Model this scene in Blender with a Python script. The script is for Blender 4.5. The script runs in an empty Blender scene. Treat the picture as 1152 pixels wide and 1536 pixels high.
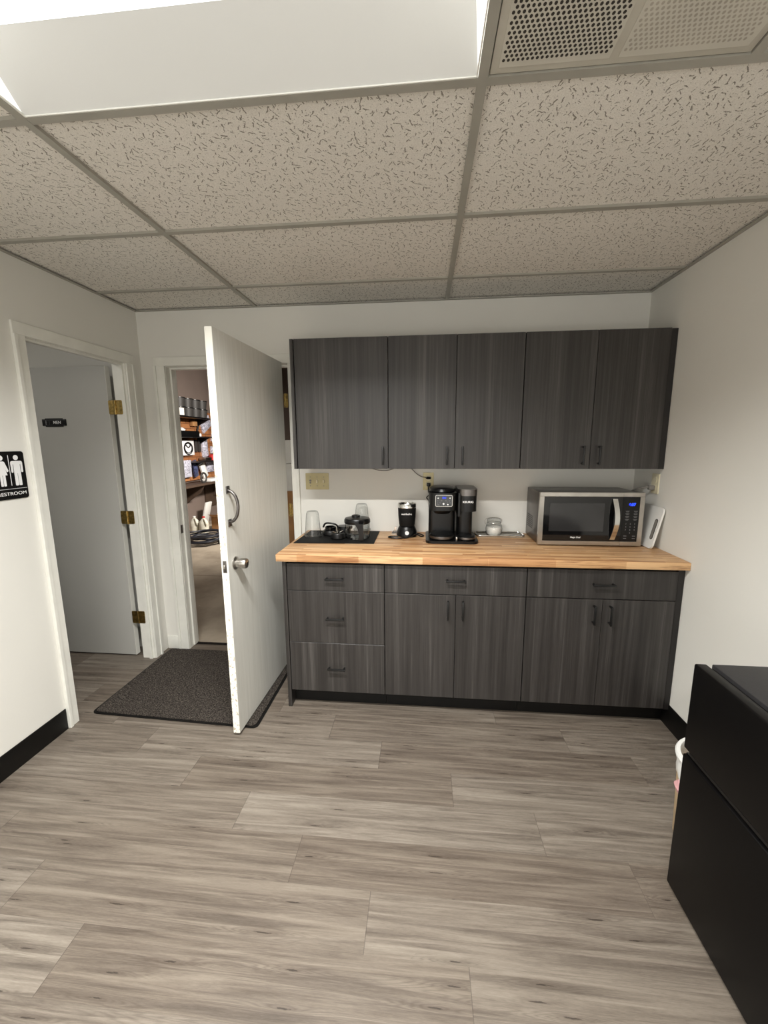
import bpy, bmesh, math, random
from mathutils import Vector, Matrix
random.seed(7)
PI = math.pi
scene = bpy.context.scene
col = scene.collection
D, XL, XR, H = 2.738, -1.911, 1.326, 2.388          # room planes
A, L1 = 0.133, 1.18                                  # ceiling grid origin
ZC = 0.927                                           # worktop height

# ------------------------------------------------------------ materials
def s2l(c):
    return tuple(((v/255)/12.92 if v/255 <= .04045 else ((v/255+.055)/1.055)**2.4) for v in c) + (1,)

class NT:
    def __init__(self, name):
        self.m = bpy.data.materials.new(name); self.m.use_nodes = True
        self.t = self.m.node_tree; self.b = self.t.nodes['Principled BSDF']
    def n(self, typ, **kw):
        x = self.t.nodes.new(typ)
        for k, v in kw.items(): setattr(x, k, v)
        return x
    def l(self, a, b): self.t.links.new(a, b)
    def put(self, sock, v):
        if isinstance(v, bpy.types.NodeSocket): self.l(v, sock)
        else: sock.default_value = v
    def math(self, op, a, b=None, clamp=False):
        x = self.n('ShaderNodeMath', operation=op, use_clamp=clamp); self.put(x.inputs[0], a)
        if b is not None: self.put(x.inputs[1], b)
        return x.outputs[0]
    def vmath(self, op, a, b=None):
        x = self.n('ShaderNodeVectorMath', operation=op); self.put(x.inputs[0], a)
        if b is not None: self.put(x.inputs[1], b)
        return x.outputs['Value'] if op in ('LENGTH', 'DOT_PRODUCT') else x.outputs[0]
    def coord(self, which='Object', scale=(1, 1, 1)):
        c = self.n('ShaderNodeTexCoord').outputs[which]
        return self.vmath('MULTIPLY', c, scale)
    def noise(self, vec, scale=1, detail=4, rough=.5, dist=0):
        x = self.n('ShaderNodeTexNoise'); self.l(vec, x.inputs['Vector'])
        x.inputs['Scale'].default_value = scale; x.inputs['Detail'].default_value = detail
        x.inputs['Roughness'].default_value = rough; x.inputs['Distortion'].default_value = dist
        return x.outputs['Fac']
    def ramp(self, fac, stops):
        x = self.n('ShaderNodeValToRGB'); self.put(x.inputs[0], fac); r = x.color_ramp
        while len(r.elements) < len(stops): r.elements.new(.5)
        for e, (p, c) in zip(r.elements, stops): e.position = p; e.color = c if len(c) == 4 else s2l(c)
        return x.outputs[0]
    def mix(self, fac, a, b, mode='MIX'):
        x = self.n('ShaderNodeMix', data_type='RGBA', blend_type=mode); self.put(x.inputs[0], fac)
        self.put(x.inputs[6], a); self.put(x.inputs[7], b); return x.outputs[2]
    def bump(self, h, strength=.2, dist=.002):
        x = self.n('ShaderNodeBump'); x.inputs['Strength'].default_value = strength
        x.inputs['Distance'].default_value = dist; self.l(h, x.inputs['Height'])
        self.l(x.outputs[0], self.b.inputs['Normal'])
    def base(self, c, rough=.5, metal=0, spec=None):
        self.put(self.b.inputs['Base Color'], c if isinstance(c, bpy.types.NodeSocket) else s2l(c))
        self.put(self.b.inputs['Roughness'], rough); self.b.inputs['Metallic'].default_value = metal
        if spec is not None: self.b.inputs['Specular IOR Level'].default_value = spec
        return self.m

def plain(name, c, rough=.5, metal=0, var=.06, vs=9, spec=None, bump=0):
    """procedural near-flat finish: a little mottling so nothing is dead flat"""
    t = NT(name); f = t.noise(t.coord(), vs, 3)
    lo = tuple(max(0, v*(1-var)) for v in c); hi = tuple(min(255, v*(1+var)) for v in c)
    t.base(t.ramp(f, [(.3, lo), (.7, hi)]), rough, metal, spec)
    if bump: t.bump(t.noise(t.coord(), 260, 2), bump, .001)
    return t.m

def emit(name, c, s):
    t = NT(name); t.base(c, .5)
    t.b.inputs['Emission Color'].default_value = s2l(c); t.b.inputs['Emission Strength'].default_value = s
    return t.m

def glass(name, tint=(235, 240, 240), fac=.12, bf=.5):
    t = NT(name); nt = t.t
    tr = t.n('ShaderNodeBsdfTransparent')
    gl = t.n('ShaderNodeBsdfGlossy'); gl.inputs['Roughness'].default_value = .04
    lw = t.n('ShaderNodeLayerWeight'); lw.inputs[0].default_value = bf
    t.l(t.ramp(lw.outputs['Facing'], [(.0, tint), (.55, tuple(v*.97 for v in tint)), (.84, (170, 174, 176)), (1, (80, 84, 86))]), tr.inputs[0])
    f = t.math('ADD', t.math('MULTIPLY', t.math('POWER', lw.outputs['Facing'], 2.5), .55), fac, True)
    mx = t.n('ShaderNodeMixShader'); t.l(f, mx.inputs[0]); t.l(tr.outputs[0], mx.inputs[1]); t.l(gl.outputs[0], mx.inputs[2])
    t.l(mx.outputs[0], nt.nodes['Material Output'].inputs[0]); return t.m

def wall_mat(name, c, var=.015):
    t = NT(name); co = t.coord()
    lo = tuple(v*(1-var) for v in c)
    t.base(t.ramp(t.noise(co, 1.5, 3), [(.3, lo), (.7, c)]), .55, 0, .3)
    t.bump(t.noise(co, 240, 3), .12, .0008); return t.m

M = {}
M['wall'] = wall_mat('wall_paint', (226, 224, 217))
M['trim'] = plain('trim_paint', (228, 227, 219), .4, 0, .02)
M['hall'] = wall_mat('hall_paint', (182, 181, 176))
M['warehouse'] = wall_mat('warehouse_paint', (128, 114, 106), .08)
M['black_base'] = plain('black_vinyl', (9, 8, 7), .5, 0, .06, 9, .3)
M['black'] = plain('black_plastic', (11, 11, 12), .32, 0, .06, 9, .35)
M['black_gloss'] = plain('black_gloss', (9, 9, 10), .12)
M['black_matte'] = plain('black_matte', (12, 12, 12), .7, 0, .06, 9, .25)
M['handle'] = plain('handle_black', (12, 12, 12), .4)
M['steel'] = plain('brushed_steel', (186, 182, 176), .28, 1)
M['steel_dark'] = plain('dark_steel', (112, 108, 106), .35, 1)
M['chrome'] = plain('chrome', (222, 222, 220), .15, 1, .02)
M['brass'] = plain('aged_brass', (176, 150, 92), .35, 1, .2, 60)
M['beige_metal'] = plain('beige_plate', (176, 164, 124), .4, .3)
M['ivory'] = plain('ivory_plastic', (216, 208, 180), .4)
M['white'] = plain('white_plastic', (232, 232, 228), .4, 0, .02)
M['glass'] = glass('clear_glass', (250, 251, 251), .05)
M['mwglass'] = plain('smoked_glass', (14, 14, 15), .06, 0, .3)
M['mwwindow'] = plain('oven_window', (46, 46, 47), .1, 0, .12, 4)
M['blue'] = emit('blue_display', (30, 60, 255), 3)
M['bluedark'] = emit('blue_display_dim', (40, 60, 180), .6)
M['whitelogo'] = plain('white_print', (235, 235, 235), .5, 0, .01)
M['greyprint'] = plain('grey_print', (120, 120, 122), .5, 0, .02)
M['grid'] = plain('ceiling_grid_paint', (160, 157, 147), .5, 0, .03)
M['ventp'] = plain('vent_plate', (198, 194, 182), .5, 0, .02)
M['ventd'] = plain('vent_hole_dark', (50, 44, 38), .9)
M['ventf'] = plain('vent_hole_faint', (168, 161, 149), .9)
M['reflector'] = emit('troffer_side', (190, 189, 184), .34)
M['lens'] = emit('troffer_lens', (250, 253, 255), 2.0)
M['fridge'] = plain('fridge_black', (7, 6, 6), .4, 0, .1, 30, .18, bump=.05)
M['fridge_top'] = plain('fridge_top_black', (38, 37, 38), .5, 0, .1, 120, bump=.1)
M['cord_grey'] = plain('grey_cord', (122, 118, 112), .5)
M['cardboard'] = plain('cardboard', (160, 118, 76), .8, 0, .1)
M['pinkbag'] = plain('pink_bag', (222, 168, 170), .5, 0, .08, 30)
M['binbody'] = plain('bin_body', (206, 180, 142), .55)
M['sugar'] = plain('sugar', (238, 234, 226), .8, 0, .03, 90)
M['jug'] = plain('jug_plastic', (206, 204, 190), .4, 0, .12, 12)
M['red'] = plain('red_plastic', (190, 40, 38), .45)
M['hose'] = plain('hose_rubber', (38, 40, 48), .4, 0, .1)
M['darkbin'] = plain('dark_bin', (58, 56, 54), .5)
M['bag'] = plain('clear_bag', (176, 176, 190), .25, 0, .35, 40)
M['bagblue'] = plain('blue_pack', (58, 64, 92), .35, 0, .4, 30)
M['bracket'] = plain('brown_board', (70, 54, 42), .7)

def cabinet_wood():
    t = NT('charcoal_woodgrain')
    r = t.n('ShaderNodeObjectInfo').outputs['Random']
    o = t.n('ShaderNodeCombineXYZ'); t.l(t.math('MULTIPLY', r, 13.0), o.inputs[0]); t.l(t.math('MULTIPLY', r, 5.0), o.inputs[2])
    co = t.vmath('ADD', t.n('ShaderNodeTexCoord').outputs['Object'], o.outputs[0])
    broad = t.noise(t.vmath('MULTIPLY', co, (16, 16, .35)), 1, 3, .6)
    mid = t.noise(t.vmath('MULTIPLY', co, (75, 75, .9)), 1, 4, .6, .3)
    fine = t.noise(t.vmath('MULTIPLY', co, (330, 330, 5)), 1, 3, .6)
    f = t.math('ADD', t.math('MULTIPLY', broad, .38), t.math('ADD', t.math('MULTIPLY', mid, .40), t.math('MULTIPLY', fine, .22)))
    c = t.ramp(f, [(.34, (31, 29, 28)), (.46, (45, 42, 40)), (.55, (57, 54, 52)), (.64, (80, 77, 74))])
    t.base(c, t.ramp(fine, [(.3, (.36,)*3+(1,)), (.7, (.48,)*3+(1,))]), 0, .5)
    t.bump(fine, .15, .0006); return t.m
M['cab'] = cabinet_wood()
M['cabdark'] = plain('cabinet_edge', (30, 27, 26), .5)

def butcher():
    t = NT('butcher_block')
    co = t.n('ShaderNodeTexCoord').outputs['Object']
    s = t.n('ShaderNodeSeparateXYZ'); t.l(co, s.inputs[0])
    v = t.math('ADD', t.math('MULTIPLY', t.math('ADD', s.outputs[1], .927), 2.2), t.math('SUBTRACT', s.outputs[2], .927))
    c2 = t.n('ShaderNodeCombineXYZ'); t.l(s.outputs[0], c2.inputs[0]); t.l(v, c2.inputs[1])
    b = t.n('ShaderNodeTexBrick'); t.l(c2.outputs[0], b.inputs['Vector'])
    b.offset = .37; b.offset_frequency = 2; b.squash = 1.35; b.squash_frequency = 3
    b.inputs['Scale'].default_value = 1; b.inputs['Brick Width'].default_value = .34
    b.inputs['Row Height'].default_value = .04; b.inputs['Mortar Size'].default_value = .0007
    b.inputs['Color1'].default_value = (0, 0, 0, 1); b.inputs['Color2'].default_value = (1, 1, 1, 1)
    b.inputs['Mortar'].default_value = (.3, .3, .3, 1)
    stave = t.ramp(b.outputs['Color'], [(0, (172, 122, 80)), (.3, (210, 166, 118)), (.55, (226, 188, 142)), (.8, (190, 144, 98)), (1, (240, 210, 168))])
    gr = t.noise(t.vmath('MULTIPLY', c2.outputs[0], (5, 110, 1)), 1, 5, .6, .6)
    blot = t.noise(t.vmath('MULTIPLY', c2.outputs[0], (3, 22, 1)), 1, 3, .5, .8)
    g = t.ramp(gr, [(.34, (128, 82, 50)), (.52, (255, 255, 255))])
    c = t.mix(.55, stave, g, 'MULTIPLY')
    c = t.mix(.45, c, t.ramp(blot, [(.32, (150, 100, 64)), (.48, (255, 255, 255))]), 'MULTIPLY')
    t.base(c, .42, 0, .4); return t.m
M['butcher'] = butcher()

def floor_wood():
    t = NT('grey_vinyl_plank')
    uv = t.n('ShaderNodeUVMap', uv_map='plank').outputs[0]
    at = t.n('ShaderNodeAttribute', attribute_name='rnd').outputs['Color']
    off = t.vmath('MULTIPLY', at, (37, 11, 5))
    p = t.vmath('ADD', uv, off)
    vo = t.n('ShaderNodeTexVoronoi', voronoi_dimensions='2D'); t.l(t.vmath('MULTIPLY', p, (2.6, 4.6, 1)), vo.inputs['Vector']); vo.inputs['Scale'].default_value = 1
    vs_ = t.n('ShaderNodeSeparateColor'); t.l(vo.outputs['Color'], vs_.inputs[0])
    kd = t.math('ADD', vo.outputs['Distance'], t.math('MULTIPLY', t.math('GREATER_THAN', vs_.outputs[0], .42), 1.0))
    near = t.math('SUBTRACT', 1.0, t.math('MULTIPLY', kd, 2.2), True)
    field = t.math('ADD', t.noise(t.vmath('MULTIPLY', p, (1.1, 6, 1)), 1, 2, .45), t.math('MULTIPLY', t.math('POWER', near, 2.0), .30))
    rings = t.math('ADD', t.math('MULTIPLY', t.math('SINE', t.math('MULTIPLY', field, 120.0)), .5), .5)
    ringmask = t.ramp(t.math('ADD', t.noise(t.vmath('MULTIPLY', p, (1.7, 5, 1)), 1, 2), t.math('MULTIPLY', near, .25)), [(.46, (0, 0, 0, 1)), (.62, (1, 1, 1, 1))])
    wv = t.n('ShaderNodeCombineXYZ'); t.l(t.math('MULTIPLY', field, .22), wv.inputs[1])
    pw = t.vmath('ADD', p, wv.outputs[0])
    grain = t.noise(t.vmath('MULTIPLY', pw, (4.5, 30, 1)), 1, 6, .66, .5)
    fine = t.noise(t.vmath('MULTIPLY', p, (60, 170, 1)), 1, 4, .7)
    blot = t.noise(t.vmath('MULTIPLY', pw, (2.4, 8, 1)), 1, 7, .62, .5)
    f = t.math('ADD', t.math('MULTIPLY', t.math('MULTIPLY', rings, ringmask), -.03), t.math('ADD', t.math('MULTIPLY', grain, .18),
        t.math('ADD', t.math('MULTIPLY', blot, .60), t.math('MULTIPLY', fine, .22))))
    c = t.ramp(f, [(.33, (78, 71, 64)), (.43, (102, 94, 86)), (.52, (121, 113, 104)), (.62, (138, 131, 121))])
    crack = t.noise(t.vmath('MULTIPLY', p, (45, 70, 1)), 1, 3, .6)
    k = t.math('MULTIPLY', t.math('LESS_THAN', t.math('ADD', kd, t.math('MULTIPLY', crack, .16)), .125), .75)
    c = t.mix(t.math('MULTIPLY', t.math('MULTIPLY', t.math('POWER', rings, 3.0), ringmask), .30), c, s2l((84, 76, 68)))
    halo = t.math('MULTIPLY', t.math('SUBTRACT', 1.0, t.math('MULTIPLY', kd, 4.5), True), .5)
    c = t.mix(halo, c, s2l((84, 75, 67)))
    c = t.mix(k, c, s2l((44, 37, 32)))
    sp = t.n('ShaderNodeSeparateColor'); t.l(at, sp.inputs[0])
    tint = t.ramp(sp.outputs[1], [(0, (222, 216, 210)), (1, (255, 254, 251))])
    c = t.mix(1, c, tint, 'MULTIPLY')
    s = t.n('ShaderNodeSeparateXYZ'); t.l(uv, s.inputs[0])
    edge = t.math('MAXIMUM', t.math('LESS_THAN', s.outputs[0], .0022), t.math('LESS_THAN', s.outputs[1], .0016))
    c = t.mix(t.math('MULTIPLY', edge, .6), c, s2l((70, 62, 55)))
    t.base(c, t.ramp(grain, [(.3, (.36,)*3+(1,)), (.7, (.5,)*3+(1,))]), 0, .45)
    t.bump(fine, .1, .0006); return t.m
M['floor'] = floor_wood()

def ceiling_tile():
    t = NT('fissured_tile'); co = t.n('ShaderNodeTexCoord').outputs['Object']
    wob = t.n('ShaderNodeTexNoise'); t.l(co, wob.inputs['Vector']); wob.inputs['Scale'].default_value = 95; wob.inputs['Detail'].default_value = 1
    cw = t.vmath('ADD', co, t.vmath('MULTIPLY', t.vmath('SUBTRACT', wob.outputs['Color'], (.5, .5, .5)), (.009, .009, 0)))
    def layer(scale, length, width, seedoff, prob):
        v = t.vmath('ADD', t.vmath('MULTIPLY', cw, (scale, scale, 0)), (seedoff, seedoff*.7, 0))
        vo = t.n('ShaderNodeTexVoronoi', voronoi_dimensions='2D'); t.l(v, vo.inputs['Vector']); vo.inputs['Scale'].default_value = 1
        d = t.vmath('SUBTRACT', v, vo.outputs['Position'])
        sc = t.n('ShaderNodeSeparateColor'); t.l(vo.outputs['Color'], sc.inputs[0])
        ang = t.math('ADD', t.math('MULTIPLY', sc.outputs[0], 2.3), .15)
        ca, sa = t.math('COSINE', ang), t.math('SINE', ang)
        s = t.n('ShaderNodeSeparateXYZ'); t.l(d, s.inputs[0])
        a = t.math('ADD', t.math('MULTIPLY', s.outputs[0], ca), t.math('MULTIPLY', s.outputs[1], sa))
        b = t.math('SUBTRACT', t.math('MULTIPLY', s.outputs[1], ca), t.math('MULTIPLY', s.outputs[0], sa))
        ln = t.math('MULTIPLY', t.math('ADD', sc.outputs[1], .35), length)
        m = t.math('MULTIPLY', t.math('LESS_THAN', t.math('ABSOLUTE', a), ln), t.math('LESS_THAN', t.math('ABSOLUTE', b), width))
        return t.math('MULTIPLY', m, t.math('LESS_THAN', sc.outputs[2], prob))
    m = t.math('MAXIMUM', layer(36, .34, .052, 0, .95), layer(50, .24, .058, 17.3, .5))
    m = t.math('MAXIMUM', m, layer(130, .15, .11, 5.1, .3))
    basec = t.ramp(t.noise(co, 320, 3, .7), [(.3, (212, 207, 198)), (.7, (238, 234, 226))])
    c = t.mix(t.math('MULTIPLY', m, .85), basec, s2l((118, 112, 100)))
    t.base(c, .9, 0, .1); t.bump(t.math('SUBTRACT', t.noise(co, 300, 2), m), .5, .0015); return t.m
M['tile'] = ceiling_tile()

def carpet():
    t = NT('mat_carpet'); co = t.coord()
    f = t.noise(co, 230, 3, .7); g = t.noise(co, 95, 3, .7)
    c = t.ramp(f, [(.36, (26, 24, 22)), (.5, (62, 57, 53)), (.62, (116, 109, 102))])
    c = t.mix(.5, c, t.ramp(g, [(.38, (60, 55, 50)), (.62, (255, 250, 245))]), 'MULTIPLY')
    t.base(c, .95, 0, .1); t.bump(f, 1, .004); return t.m
M['carpet'] = carpet()

def concrete():
    t = NT('warehouse_concrete'); co = t.coord()
    f = t.noise(co, 2.2, 6, .6)
    c = t.ramp(f, [(.35, (150, 138, 122)), (.6, (180, 168, 150))])
    s = t.n('ShaderNodeSeparateXYZ'); t.l(t.n('ShaderNodeTexCoord').outputs['Object'], s.inputs[0])
    j = t.math('LESS_THAN', t.math('ABSOLUTE', t.math('SUBTRACT', s.outputs[1], 4.42)), .008)
    c = t.mix(t.math('MULTIPLY', j, .6), c, s2l((80, 66, 54)))
    sp = t.n('ShaderNodeTexVoronoi'); t.l(co, sp.inputs['Vector']); sp.inputs['Scale'].default_value = 7
    c = t.mix(t.math('LESS_THAN', sp.outputs['Distance'], .05), c, s2l((205, 195, 180)))
    t.base(c, .55); return t.m
M['concrete'] = concrete()

def slatwall():
    t = NT('orange_slat_blocks'); co = t.n('ShaderNodeTexCoord').outputs['Object']
    s = t.n('ShaderNodeSeparateXYZ'); t.l(co, s.inputs[0])
    c2 = t.n('ShaderNodeCombineXYZ'); t.l(s.outputs[1], c2.inputs[0]); t.l(s.outputs[2], c2.inputs[1])
    b = t.n('ShaderNodeTexBrick'); t.l(c2.outputs[0], b.inputs['Vector']); b.inputs['Scale'].default_value = 1
    b.inputs['Brick Width'].default_value = .26; b.inputs['Row Height'].default_value = .085; b.inputs['Mortar Size'].default_value = .006
    b.inputs['Color1'].default_value = s2l((180, 122, 76)); b.inputs['Color2'].default_value = s2l((142, 92, 56)); b.inputs['Mortar'].default_value = s2l((100, 60, 34))
    t.base(b.outputs['Color'], .6); return t.m
M['slat'] = slatwall()

def door_paint():
    t = NT('white_door_paint')
    o = t.coord()
    f = t.noise(t.vmath('MULTIPLY', o, (60, 60, 2)), 1, 4, .6)
    t.base(t.ramp(f, [(.3, (214, 213, 205)), (.7, (228, 227, 220))]), .42, 0, .4); t.bump(f, .2, .0006); return t.m
M['door'] = door_paint()
def chipped():
    t = NT('chipped_edge_paint'); o = t.coord()
    s = t.n('ShaderNodeSeparateXYZ'); t.l(t.n('ShaderNodeTexCoord').outputs['Object'], s.inputs[0])
    n = t.noise(t.vmath('MULTIPLY', o, (110, 110, 70)), 1, 4, .7)
    big = t.noise(t.vmath('MULTIPLY', o, (40, 40, 5)), 1, 2)
    low = t.math('LESS_THAN', s.outputs[2], 1.55)
    m = t.math('MULTIPLY', t.math('MULTIPLY', t.math('GREATER_THAN', n, .57), t.math('GREATER_THAN', big, .50)), low)
    t.base(t.mix(m, s2l((240, 238, 228)), s2l((186, 174, 152))), .5); return t.m
M['dooredge'] = chipped()

# ------------------------------------------------------------ geometry helpers
class MB:
    def __init__(self): self.bm = bmesh.new()
    def box(self, x0, x1, y0, y1, z0, z1, bev=0, seg=2, rot=None, piv=None):
        r = bmesh.ops.create_cube(self.bm, size=1); vs = r['verts']
        for v in vs:
            v.co = Vector(((x0+x1)/2 + v.co.x*(x1-x0), (y0+y1)/2 + v.co.y*(y1-y0), (z0+z1)/2 + v.co.z*(z1-z0)))
        if bev:
            es = list({e for v in vs for e in v.link_edges})
            q = bmesh.ops.bevel(self.bm, geom=es, offset=bev, segments=seg, affect='EDGES', profile=.5)
            vs = list({v for f in q['faces'] for v in f.verts} | {v for v in vs if v.is_valid})
        if rot is not None: bmesh.ops.rotate(self.bm, verts=vs, cent=piv or ((x0+x1)/2, (y0+y1)/2, (z0+z1)/2), matrix=rot)
        return self
    def cyl(self, c, r, h, axis='z', seg=32, r2=None):
        """from c along +axis, length h"""
        r2 = r if r2 is None else r2
        q = bmesh.ops.create_cone(self.bm, cap_ends=True, segments=seg, radius1=r, radius2=r2, depth=h)
        m = {'z': Matrix.Identity(3), 'x': Matrix.Rotation(PI/2, 3, 'Y'), 'y': Matrix.Rotation(-PI/2, 3, 'X')}[axis]
        ax = {'x': Vector((1, 0, 0)), 'y': Vector((0, 1, 0)), 'z': Vector((0, 0, 1))}[axis]
        for v in q['verts']: v.co = m @ v.co + Vector(c) + ax*h/2
        return self
    def lathe(self, c, prof, seg=40, sy=1.0):
        rings = []
        for r, z in prof:
            rings.append([self.bm.verts.new((c[0]+r*math.cos(2*PI*i/seg), c[1]+sy*r*math.sin(2*PI*i/seg), c[2]+z)) for i in range(seg)] if r > 1e-6
                         else [self.bm.verts.new((c[0], c[1], c[2]+z))])
        for a, b in zip(rings, rings[1:]):
            for i in range(seg):
                j = (i+1) % seg
                if len(a) == 1 and len(b) == 1: continue
                if len(a) == 1: self.bm.faces.new((a[0], b[j], b[i]))
                elif len(b) == 1: self.bm.faces.new((a[i], a[j], b[0]))
                else: self.bm.faces.new((a[i], a[j], b[j], b[i]))
        return self
    def tube(self, pts, r, seg=10, cyclic=False, smooth=6):
        P = [Vector(p) for p in pts]
        if smooth and len(P) > 2:
            Q = []; n = len(P)
            rng = range(n if cyclic else n-1)
            for i in rng:
                g = lambda k: P[k % n] if cyclic else P[min(max(k, 0), n-1)]
                p0, p1, p2, p3 = g(i-1), g(i), g(i+1), g(i+2)
                for s in range(smooth):
                    t = s/smooth
                    Q.append(.5*((2*p1)+(p2-p0)*t+(2*p0-5*p1+4*p2-p3)*t*t+(3*p1-p0-3*p2+p3)*t**3))
            if not cyclic: Q.append(P[-1])
            P = Q
        n = len(P); rings = []; up = Vector((0, 0, 1)); nrm = None
        for i, p in enumerate(P):
            a = P[(i-1) % n] if cyclic or i else p; b = P[(i+1) % n] if cyclic or i < n-1 else p
            t = (b-a).normalized()
            if nrm is None: nrm = t.cross(up) if abs(t.dot(up)) < .95 else t.cross(Vector((1, 0, 0)))
            nrm = (nrm - t*nrm.dot(t)).normalized(); bi = t.cross(nrm)
            rings.append([self.bm.verts.new(p + r*(math.cos(2*PI*k/seg)*nrm + math.sin(2*PI*k/seg)*bi)) for k in range(seg)])
        for i in range(n if cyclic else n-1):
            a, b = rings[i], rings[(i+1) % n]
            for k in range(seg): self.bm.faces.new((a[k], a[(k+1) % seg], b[(k+1) % seg], b[k]))
        if not cyclic: self.bm.faces.new(rings[0][::-1]); self.bm.faces.new(rings[-1])
        return self
    def prism(self, pts, axis, a0, a1):
        """polygon (list of 2D) extruded along axis; 2D = the two other axes in xyz order"""
        def mk(p, a):
            return {'x': (a, p[0], p[1]), 'y': (p[0], a, p[1]), 'z': (p[0], p[1], a)}[axis]
        lo = [self.bm.verts.new(mk(p, a0)) for p in pts]; hi = [self.bm.verts.new(mk(p, a1)) for p in pts]
        n = len(pts)
        self.bm.faces.new(lo[::-1]); self.bm.faces.new(hi)
        for i in range(n): self.bm.faces.new((lo[i], lo[(i+1) % n], hi[(i+1) % n], hi[i]))
        return self
    def quad(self, *ps):
        self.bm.faces.new([self.bm.verts.new(p) for p in ps]); return self
    def build(self, name, mat, parent=None, label=None, smooth=True, origin=None, flat=False):
        bm = self.bm
        if not flat: bmesh.ops.recalc_face_normals(bm, faces=bm.faces)
        me = bpy.data.meshes.new(name)
        off = Vector(origin) if origin is not None else (wloc(parent) if parent else Vector((0, 0, 0)))
        for v in bm.verts: v.co -= off
        bm.to_mesh(me); bm.free()
        if smooth and not flat:
            for p in me.polygons: p.use_smooth = True
            me.set_sharp_from_angle(angle=math.radians(35))
        me.materials.append(mat)
        o = bpy.data.objects.new(name, me); col.objects.link(o)
        if parent: o.parent = parent; o.location = off - wloc(parent)
        else: o.location = off
        if label: o['label'] = label
        return o

def wloc(o):
    v = Vector((0, 0, 0))
    while o: v += o.location; o = o.parent
    return v

def tag(o, label=None, cat=None, group=None, kind=None):
    if label: o['label'] = label
    if cat: o['category'] = cat
    if group: o['group'] = group
    if kind: o['kind'] = kind
    return o
def thing(name, label, cat, loc, group=None):
    o = bpy.data.objects.new(name, None); o.empty_display_size = .1; col.objects.link(o); o.location = loc
    return tag(o, label, cat, group)
def struct(o, label, cat): return tag(o, label, cat, kind='structure')
def rrect(x0, x1, y0, y1, r, n=6):
    out = []
    for cx, cy, a0 in ((x1-r, y1-r, 0), (x0+r, y1-r, 90), (x0+r, y0+r, 180), (x1-r, y0+r, 270)):
        for i in range(n+1):
            a = math.radians(a0 + 90*i/n); out.append((cx+r*math.cos(a), cy+r*math.sin(a)))
    return out
def text(body, size, mat, parent, mtx, name='lettering', extrude=.0004, sx=1, bold=0):
    cu = bpy.data.curves.new('t', 'FONT'); cu.body = body; cu.size = size; cu.extrude = extrude; cu.offset = bold
    cu.align_x = 'CENTER'; cu.align_y = 'CENTER'
    tmp = bpy.data.objects.new('t', cu); me = bpy.data.meshes.new_from_object(tmp)
    me.name = name
    me.transform(Matrix.Translation(-wloc(parent)) @ mtx @ Matrix.Diagonal((sx, 1, 1, 1)))
    bpy.data.objects.remove(tmp); bpy.data.curves.remove(cu)
    me.materials.clear(); me.materials.append(mat)
    o = bpy.data.objects.new(name, me); col.objects.link(o); o.parent = parent; return o
def face_front(x, y, z): return Matrix.Translation((x, y, z)) @ Matrix.Rotation(PI/2, 4, 'X')          # reads facing -y
def face_right(x, y, z): return Matrix.Translation((x, y, z)) @ Matrix.Rotation(PI/2, 4, 'Z') @ Matrix.Rotation(PI/2, 4, 'X')  # facing +x

# ------------------------------------------------------------ floor
def build_floor():
    me = bpy.data.meshes.new('floor'); vs = []; fs = []; uvs = []; rn = []
    W, Lp = .18, 1.22
    x0, x1, y0, y1 = -3.6, XR+.1, -2.4, D+.082
    known = {0: .147, 1: -.167, 2: -.46, 3: -.75, 4: .14, 5: -.2, 6: -.48, 7: .41}
    base = .81; k = math.floor((y0-base)/W)
    while base+k*W < y1:
        ya = base+k*W; rnd = random.Random(k*31+5)
        jx = known.get(k, rnd.uniform(0, Lp)); n = math.floor((x0-jx)/Lp)
        while jx+n*Lp < x1:
            xa = jx+n*Lp; c = (rnd.random(), rnd.random(), rnd.random())
            a, b = max(xa, x0), min(xa+Lp, x1); ym, yM = max(ya, y0), min(ya+W, y1)
            i = len(vs); q = [(a, ym), (b, ym), (b, yM), (a, yM)]
            vs += [(p[0], p[1], 0) for p in q]; fs.append((i, i+1, i+2, i+3))
            uvs += [(p[0]-xa, p[1]-ya) for p in q]; rn += [c]*4
            n += 1
        k += 1
    me.from_pydata(vs, [], fs); u = me.uv_layers.new(name='plank')
    ca = me.color_attributes.new('rnd', 'FLOAT_COLOR', 'CORNER')
    for i in range(len(uvs)): u.data[i].uv = uvs[i]; ca.data[i].color = rn[i]+(1,)
    me.materials.append(M['floor'])
    o = bpy.data.objects.new('floor', me); col.objects.link(o)
    struct(o, 'grey wood-look vinyl plank floor of the break room', 'floor')
build_floor()
struct(MB().box(-4.6, 2.2, D+.082, 12, -.05, -.004).build('floor', M['concrete']), 'tan concrete floor of the storage space beyond the open white door', 'floor')
tag(MB().box(-1.73, -.9, D+.072, D+.1, 0, .006, .002).build('threshold', M['black_base']), 'thin dark threshold strip on the floor of the back doorway', 'threshold')

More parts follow.
